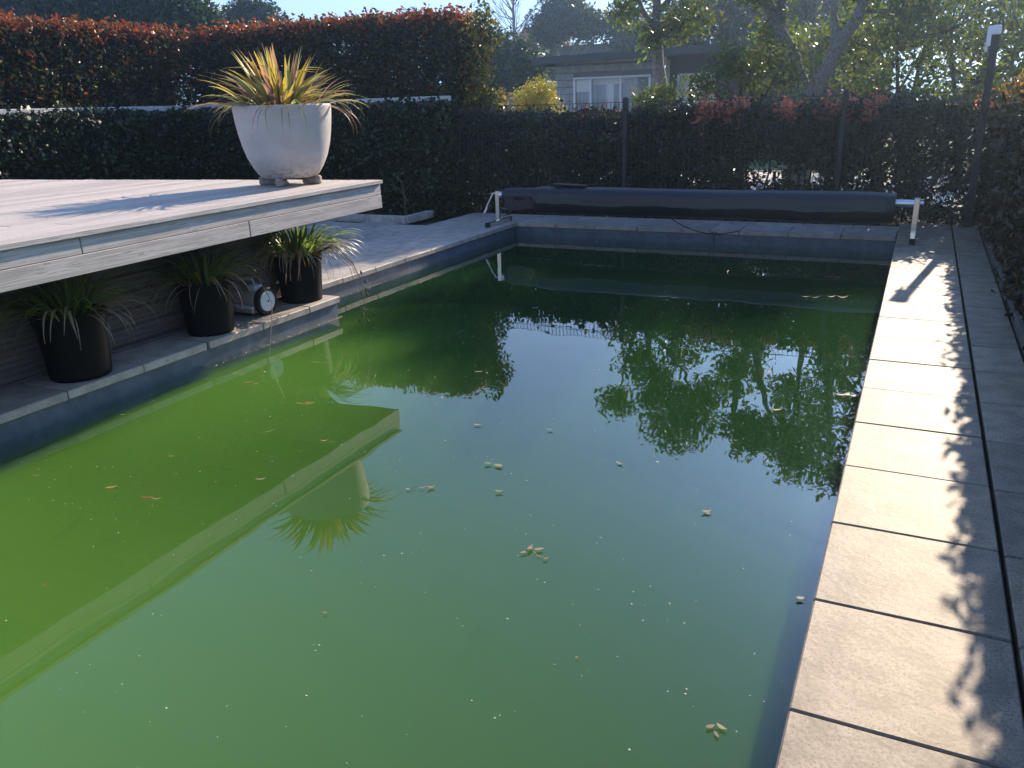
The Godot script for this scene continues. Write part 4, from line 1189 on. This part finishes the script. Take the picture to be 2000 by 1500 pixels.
# ---------------------------------------------------------------- solar cover on its roller
func roller() -> void:
	var z := -8.95
	var o := thing("cover_roller", "aluminium pool cover roller on two T stands across the pool's far end", "roller", Vector3(-4.58, 0, z))
	var ax := 0.355
	for side in 2:
		var x: float = 0.0 if side == 0 else 4.59
		var p := part("stand", boxm(Vector3(0.055, 0.36, 0.055), 0.004, Vector3(x, 0.22, 0.0)), M.alu_dull, o)
		part("base_bar", boxm(Vector3(0.045, 0.05, 0.56), 0.003, Vector3(x, 0.027, 0.0)), M.alu_dull, p)
		for e in [-1, 1]:
			part("end_cap", boxm(Vector3(0.05, 0.056, 0.05), 0.004, Vector3(x, 0.029, 0.295 * e)), M.rubber, p)
		part("top_cap", boxm(Vector3(0.05, 0.012, 0.05), 0.003, Vector3(x, 0.405, 0.0)), M.rubber if side == 0 else M.alu, p)
	var tb := MB.new()
	tb.tube([Vector3(0.025, ax, 0), Vector3(4.565, ax, 0)], [0.036, 0.036], 20)
	part("tube", tb.mesh(), M.alu, o)
	tb = MB.new()
	tb.tube([Vector3(4.61, ax + 0.005, 0), Vector3(4.65, ax + 0.005, 0)], [0.018, 0.018], 12)
	part("axle_end", tb.mesh(), M.alu, o)
	tb = MB.new()
	tb.tube([Vector3(-0.025, ax + 0.02, 0.0), Vector3(-0.06, ax + 0.015, 0.01), Vector3(-0.12, ax - 0.1, 0.03), Vector3(-0.175, ax - 0.22, 0.05)], [0.011, 0.011, 0.009, 0.009], 8)
	tb.tube([Vector3(-0.135, ax - 0.15, 0.035), Vector3(-0.165, ax - 0.215, 0.048)], [0.016, 0.016], 8)
	part("crank_handle", tb.mesh(), M.alu, o)
	# the rolled cover: a tight main roll and a narrower tail on the left
	var c := thing("pool_cover", "black bubble pool cover rolled up on the roller across the pool's far end", "pool cover", Vector3(-4.05, 0, z))
	var cy := 0.308
	var b := MB.new()
	var rows := []
	var segs := 48
	for i in 61:
		var t := i / 60.0
		var ring := []
		for k in segs + 1:
			var a := TAU * k / segs
			var r := 0.153 + 0.004 * sin(t * 9.0) + 0.003 * nz.get_noise_2d(t * 300.0, a * 12.0) + 0.006 * (1.0 - smoothstep(0.0, 0.02, t)) * -1.0
			if t > 0.93: r -= 0.012 * smoothstep(0.93, 1.0, t)
			# loose lower edge sags
			var sag := 0.008 * maxf(0.0, -sin(a))
			var nn := Vector3(0, sin(a), cos(a))
			ring.append(b.vert(Vector3(t * 3.87, cy + sin(a) * (r + sag), cos(a) * r), nn))
		rows.append(ring)
		if i > 0:
			for k in segs:
				b.face(rows[i - 1][k], rows[i - 1][k + 1], ring[k + 1], b.n[ring[k]])
				b.face(rows[i - 1][k], ring[k + 1], ring[k], b.n[ring[k]])
	for e in [0, 60]:
		var nn := Vector3(-1 if e == 0 else 1, 0, 0)
		var cc := b.vert(Vector3(0.0 if e == 0 else 3.87, cy, 0), nn)
		for k in segs:
			b.face(cc, b.vert(b.v[rows[e][k]], nn), b.vert(b.v[rows[e][k + 1]], nn), nn)
	part("roll", b.mesh(), M.cover, c)
	b = MB.new()
	for i in 30:
		var xa := 0.05 + 3.75 * i / 30.0
		var xb := 0.05 + 3.75 * (i + 1) / 30.0
		var wa := 0.01 * sin(i * 0.7) + 0.006 * sin(i * 2.3)
		var wb := 0.01 * sin((i + 1) * 0.7) + 0.006 * sin((i + 1) * 2.3)
		b.quad(Vector3(xa, cy + 0.08 + wa, 0.139), Vector3(xb, cy + 0.08 + wb, 0.139), Vector3(xb, cy - 0.03 + wb, 0.166), Vector3(xa, cy - 0.03 + wa, 0.166), Vector3(0, 0.2, 1).normalized())
	part("free_edge", b.mesh(), M.cover, c)
	b = MB.new()
	var ring_path := []
	var rad := []
	for q in [[-0.46, 0.045], [-0.44, 0.07], [-0.38, 0.088], [-0.2, 0.09], [0.01, 0.095]]:
		ring_path.append(Vector3(q[0], 0.352, 0)); rad.append(q[1])
	b.tube(ring_path, rad, 28)
	part("inner_roll", b.mesh(), M.cover, c)
	# loose flaps
	b = MB.new()
	b.box(Vector3(0.42, 0.006, 0.14), 0.001, Transform3D(Basis(Vector3.BACK, -0.035), Vector3(0.42, cy + 0.178, -0.02)))
	part("flap", b.mesh(), M.cover, c)
	b = MB.new()
	for i in 12:
		var x0 := -0.4 + 0.034 * i
		var dz := 0.012 * sin(i * 0.9)
		b.quad(Vector3(x0, 0.35, 0.085 + dz), Vector3(x0 + 0.034, 0.35, 0.085 + 0.012 * sin((i + 1) * 0.9)), Vector3(x0 + 0.034, 0.2 - 0.015 * sin(i * 0.5), 0.07), Vector3(x0, 0.2 - 0.015 * sin((i - 1) * 0.5), 0.07), Vector3(0, 0, 1))
	part("hanging_flap", b.mesh(), M.cover, c)
	# cord hanging from the roll
	var rp := MB.new()
	var path := []
	var rr := []
	for i in 17:
		var t := i / 16.0
		path.append(Vector3(lerpf(-2.42, -1.63, t), 0.012 + 0.16 * pow(absf(t - 0.66) / 0.66, 2.0), -8.93 + 0.11 + 0.05 * sin(t * PI)))
		rr.append(0.006)
	rp.tube(path, rr, 6)
	rp.tube([Vector3(-1.93, 0.02, -8.77), Vector3(-1.9, 0.015, -8.76), Vector3(-1.87, 0.025, -8.77)], [0.012, 0.014, 0.01], 6)
	rp.tube([Vector3(-1.90, 0.015, -8.77), Vector3(-1.905, -0.05, -8.765), Vector3(-1.895, -0.11, -8.76)], [0.005, 0.005, 0.003], 5)
	tag(part("cord", rp.mesh(), M.rubber, self), "thin black knotted cord hanging in a loop below the rolled pool cover", "cord")

func lamp() -> void:
	var o := thing("garden_lamp", "black lamp post with angular white head at the fence's right end", "lamp post", Vector3(0.52, 0, -10.02))
	part("post", boxm(Vector3(0.07, 1.98, 0.07), 0.006, Vector3(0, 0.91, 0)), M.dark_metal, o)
	var b := MB.new()
	b.box(Vector3(0.085, 0.09, 0.1), 0.01, Transform3D(Basis(), Vector3(0.0, 1.945, 0.0)))
	b.box(Vector3(0.04, 0.19, 0.08), 0.006, Transform3D(Basis(), Vector3(-0.056, 1.89, 0.0)))
	b.box(Vector3(0.022, 0.06, 0.06), 0.006, Transform3D(Basis(), Vector3(-0.066, 1.77, 0.0)))
	part("head", b.mesh(), M.frame_white, o)
	part("bracket", boxm(Vector3(0.10, 0.012, 0.06), 0.002, Vector3(-0.05, 1.81, 0.0)), M.dark_metal, o)

# ---------------------------------------------------------------- leaves and bits on the water
func leaf_piece(b: MB, at: Vector3, az: float, l: float, w: float, c: Color, curl := 0.3) -> void:
	var q := Basis(Vector3.UP, az)
	var n := 7
	var rows := []
	for i in n + 1:
		var t := float(i) / n
		var ww := w * 0.5 * sin(PI * pow(t, 0.8)) + 0.0004
		var lift := curl * l * (pow(absf(t - 0.5) * 2.0, 2.0)) * 0.35 + 0.003
		b.col = c * (1.0 if i % 2 == 0 else 0.88)
		rows.append([b.vert(at + q * Vector3((t - 0.5) * l, lift + ww * 0.35, ww), Vector3.UP), b.vert(at + q * Vector3((t - 0.5) * l, lift, 0), Vector3.UP), b.vert(at + q * Vector3((t - 0.5) * l, lift + ww * 0.28, -ww), Vector3.UP)])
		if i > 0:
			for s in 2:
				b.face(rows[i - 1][s], rows[i - 1][s + 1], rows[i][s + 1], Vector3.UP)
				b.face(rows[i - 1][s], rows[i][s + 1], rows[i][s], Vector3.UP)

func floating() -> void:
	var tan_c := Color(0.46, 0.31, 0.15)
	var pink := Color(0.5, 0.36, 0.28)
	var yel := Color(0.5, 0.42, 0.1)
	var grn := Color(0.26, 0.36, 0.1)
	var red := Color(0.38, 0.17, 0.08)
	var pale := Color(0.52, 0.48, 0.38)
	var gry := Color(0.3, 0.32, 0.28)
	# [x, z, label, pieces: [dx, dz, turn, length, width, colour]]
	var L := [
		[-3.471, -3.432, "orange and green leaf pair floating nearest the grass stem's tip", [[-0.02, 0, 0.3, 0.07, 0.03, tan_c], [0.045, 0.0, 2.6, 0.06, 0.035, grn]]],
		[-2.913, -3.275, "cluster of narrow yellow leaves floating above the deck corner's reflection", [[-0.03, 0.01, 0.2, 0.09, 0.02, yel], [0.02, 0, 0.5, 0.09, 0.022, tan_c], [0.0, -0.02, 0.1, 0.07, 0.018, yel]]],
		[-2.482, -2.882, "curled brown leaf with stalk floating along the deck edge's reflection", [[0, 0, 0.3, 0.055, 0.025, tan_c], [0.05, -0.005, 0.1, 0.06, 0.004, tan_c]]],
		[-3.032, -2.098, "single orange oval leaf floating left of the red leaf pair", [[0, 0, 0.5, 0.065, 0.032, Color(0.6, 0.4, 0.2)]]],
		[-2.773, -2.09, "two long reddish leaves lying end to end on the water", [[-0.03, 0, 0.15, 0.07, 0.022, red], [0.03, -0.01, 0.25, 0.07, 0.02, tan_c]]],
		[-2.582, -1.466, "small curled brown leaf alone at the lower left of the water", [[0, 0, 0.4, 0.03, 0.018, Color(0.3, 0.22, 0.1)]]],
		[-3.335, -3.914, "thin yellow leaf with green tip floating below the pool cleaner", [[-0.02, 0, 0.15, 0.1, 0.014, tan_c], [0.05, -0.01, 0.3, 0.05, 0.02, grn]]],
		[-2.828, -2.871, "green grass blade floating in the deck's dark reflection", [[0, 0, 0.75, 0.1, 0.014, grn]]],
		[-2.471, -2.423, "white feathery leaf floating beside the fascia's reflection", [[0, 0, 0.35, 0.06, 0.016, pale]]],
		[-1.756, -2.626, "pink leaf with broken dark stalk floating right of the pot's reflection", [[0.04, -0.02, 0.5, 0.05, 0.03, pink], [0.0, 0.0, 0.5, 0.05, 0.01, pink], [-0.04, 0.02, 0.6, 0.05, 0.007, Color(0.08, 0.07, 0.06)], [-0.06, 0.04, 0.2, 0.025, 0.02, pale]]],
		[-1.582, -2.948, "pale green leaf pair floating near the middle of the pool", [[-0.03, 0, 0.1, 0.05, 0.03, Color(0.24, 0.4, 0.25)], [0.03, 0, 2.7, 0.06, 0.04, Color(0.4, 0.46, 0.16)]]],
		[-1.434, -2.718, "boat shaped green leaf floating just below the pale green pair", [[0, 0, 0.05, 0.05, 0.028, Color(0.3, 0.36, 0.14)]]],
		[-1.875, -3.347, "pale buff leaf floating right of the deck corner's reflection", [[0, 0, 0.1, 0.055, 0.022, pale]]],
		[-1.504, -3.422, "grey translucent leaf sliver floating left of the tree's reflection", [[0, 0, -0.3, 0.05, 0.018, gry]]],
		[-1.06, -3.179, "dull grey green leaf floating under the tree crown's reflection", [[0, 0, -0.5, 0.045, 0.022, gry]]],
		[-0.598, -2.877, "crumpled speckled brown leaf floating toward the right paving", [[0, 0, 0.2, 0.055, 0.025, Color(0.34, 0.3, 0.2)], [0.01, 0.01, 1.2, 0.03, 0.02, pale]]],
		[-1.105, -2.336, "three petalled pink leaf sprig with stalk floating in the pool's middle", [[-0.02, -0.02, 1.2, 0.05, 0.028, pink], [0.02, -0.025, 0.3, 0.05, 0.026, pink], [-0.03, 0.02, 0.6, 0.04, 0.02, pink], [0.04, 0.02, -0.6, 0.07, 0.005, tan_c], [0.075, 0.03, 0.6, 0.03, 0.014, tan_c]]],
		[-0.309, -1.728, "brown and yellow leaf pair floating near the bottom right of the water", [[-0.012, 0, 0.4, 0.035, 0.02, Color(0.22, 0.17, 0.08)], [0.02, -0.01, -0.7, 0.04, 0.018, Color(0.38, 0.34, 0.14)], [0.012, 0.025, -1.2, 0.03, 0.012, Color(0.2, 0.14, 0.07)]]],
		[-1.567, -1.727, "tiny brown husk floating below the pot plant's reflection", [[0, 0, 0.2, 0.02, 0.014, tan_c]]],
		[-0.739, -1.847, "tiny brown seed floating right of centre near the photo's bottom", [[0, 0, 0.8, 0.014, 0.011, tan_c]]],
		[-0.209, -4.458, "large crumpled white leaf clump floating against the right coping", [[-0.04, 0, 0.1, 0.12, 0.03, Color(0.4, 0.35, 0.2)], [0.04, 0, 0.4, 0.09, 0.05, pale], [0.0, -0.01, 1.0, 0.06, 0.04, pale]]],
		[-0.59, -7.594, "long bright yellow leaf line floating farthest back near the right corner", [[-0.04, 0, 0.05, 0.1, 0.03, yel], [0.05, 0, 0.1, 0.1, 0.035, pale]]],
		[-0.682, -6.749, "yellow leaf line floating left of its twin before the right coping", [[-0.03, 0, 0.05, 0.1, 0.03, yel], [0.05, 0, 0.1, 0.1, 0.03, pale]]],
		[-0.48, -6.817, "yellow leaf line floating right of its twin before the right coping", [[-0.05, 0, 0.1, 0.1, 0.03, grn], [0.05, 0, -0.1, 0.12, 0.03, yel]]],
		[-1.736, -6.395, "faint grey leaf strip floating under the rolled cover's reflection", [[-0.04, 0, 0.05, 0.14, 0.03, gry], [0.06, 0, 0.0, 0.1, 0.02, gry]]],
		[-2.279, -4.113, "pale yellow leaf floating inside the hedge end's reflection", [[0, 0, 0.2, 0.075, 0.03, Color(0.5, 0.46, 0.2)]]],
		[-0.522, -4.105, "yellow green leaf floating inside the many stemmed tree's reflection", [[0, 0, 0.2, 0.06, 0.028, Color(0.4, 0.4, 0.14)]]],
		[-0.185, -2.41, "small brown leaf touching the edge of the right coping", [[0, 0, 0.2, 0.035, 0.025, Color(0.3, 0.2, 0.1)]]],
		[-2.767, -7.494, "loose raft of grey leaf bits floating below the rolled cover", [[-0.12, 0, 0.1, 0.14, 0.02, gry], [0.05, 0.01, 0.0, 0.12, 0.03, pale], [0.16, -0.01, 0.1, 0.1, 0.02, gry]]],
		[-3.414, -7.642, "small grey leaf raft floating nearest the pool's far left corner", [[-0.05, 0, 0.4, 0.1, 0.03, gry], [0.06, 0.0, -0.1, 0.1, 0.02, pale]]],
		[-2.623, -5.704, "small cream leaf floating in front of the fence's reflection", [[0, 0, 0.2, 0.07, 0.035, pale], [0.02, 0.0, 1.0, 0.05, 0.02, yel]]],
		[-0.20, -8.284, "bright white leaf clump floating in the far right corner by the coping", [[0, 0, 0.1, 0.09, 0.05, pale], [-0.05, 0, 0.5, 0.07, 0.02, pale]]],
		[-3.47, -2.051, "flat pale brown leaf floating farthest left on the water", [[0, 0, 0.15, 0.05, 0.016, Color(0.34, 0.25, 0.15)]]],
		[-3.759, -2.757, "small bright yellow leaf floating close under the nearest black pot", [[0, 0, 0.2, 0.035, 0.018, yel]]],
		[-3.056, -2.452, "small yellow brown leaf floating above the red leaf pair", [[0, 0, 0.3, 0.035, 0.012, yel]]],
		[-3.9, -5.2, "yellow leaf scrap caught against the pool wall beyond the shelf's corner", [[0, 0, 0.5, 0.1, 0.02, yel], [0.05, -0.03, 0.7, 0.05, 0.015, tan_c]]],
	]
	for e in L:
		var b := MB.new()
		for q in e[3]:
			leaf_piece(b, Vector3(q[0] * 0.85, rng.randf_range(0.0, 0.003), q[1] * 0.85), q[2] + 0.35, q[3] * 0.8, q[4] * 0.62, Color(q[5].r * 0.55, q[5].g * 0.46, q[5].b * 0.36), rng.randf_range(0.2, 0.75))
		var o := part("floating_leaf", b.mesh(), M.litter, self, Transform3D(Basis(), Vector3(e[0], WATER + 0.001, e[1])))
		tag(o, e[2], "leaf", "leaves floating on the pool")
	# specks and scum
	var sp := MB.new()
	sp.col = Color(0.6, 0.6, 0.5)
	sp.quad(Vector3(-0.5, 0, -0.3), Vector3(0.5, 0, -0.35), Vector3(0.45, 0, 0.35), Vector3(-0.4, 0, 0.3), Vector3.UP)
	sp.quad(Vector3(-0.3, 0.2, -0.4), Vector3(0.2, 0.0, -0.5), Vector3(0.3, 0.25, 0.3), Vector3(-0.3, 0.0, 0.4), Vector3.UP)
	var xf := []
	var cs := []
	for i in 1300:
		var s := rng.randf_range(0.0015, 0.0048) * (1.6 if rng.randf() < 0.08 else 1.0)
		var z := rng.randf_range(-9.0, -0.9)
		var p := Vector3(rng.randf_range(-3.95, -0.17), WATER + 0.0015, z)
		xf.append(Transform3D(Basis(Vector3.UP, rng.randf() * TAU).scaled(Vector3(s * rng.randf_range(0.7, 2.0), s, s)), p))
		cs.append(Color(1, 1, 1) * rng.randf_range(0.4, 1.1))
	for i in 160:
		var s := rng.randf_range(0.003, 0.009)
		var t := rng.randf()
		var p := Vector3(-3.972 + absf(rng.randfn()) * 0.012, WATER + 0.002, lerpf(-4.98, -3.6, pow(t, 1.5))) if i < 110 else Vector3(-4.405 + absf(rng.randfn()) * 0.012, WATER + 0.002, rng.randf_range(-6.4, -5.05))
		xf.append(Transform3D(Basis(Vector3.UP, rng.randf() * TAU).scaled(Vector3(s * 1.6, s, s)), p))
		cs.append(Color(1.0, 0.9, 0.6) * rng.randf_range(0.5, 1.1))
	var m := multi("water_specks", sp.mesh(), M.litter, self, xf, cs)
	tag(m, "tiny pale specks and scum drifting over the whole green water surface", "specks")
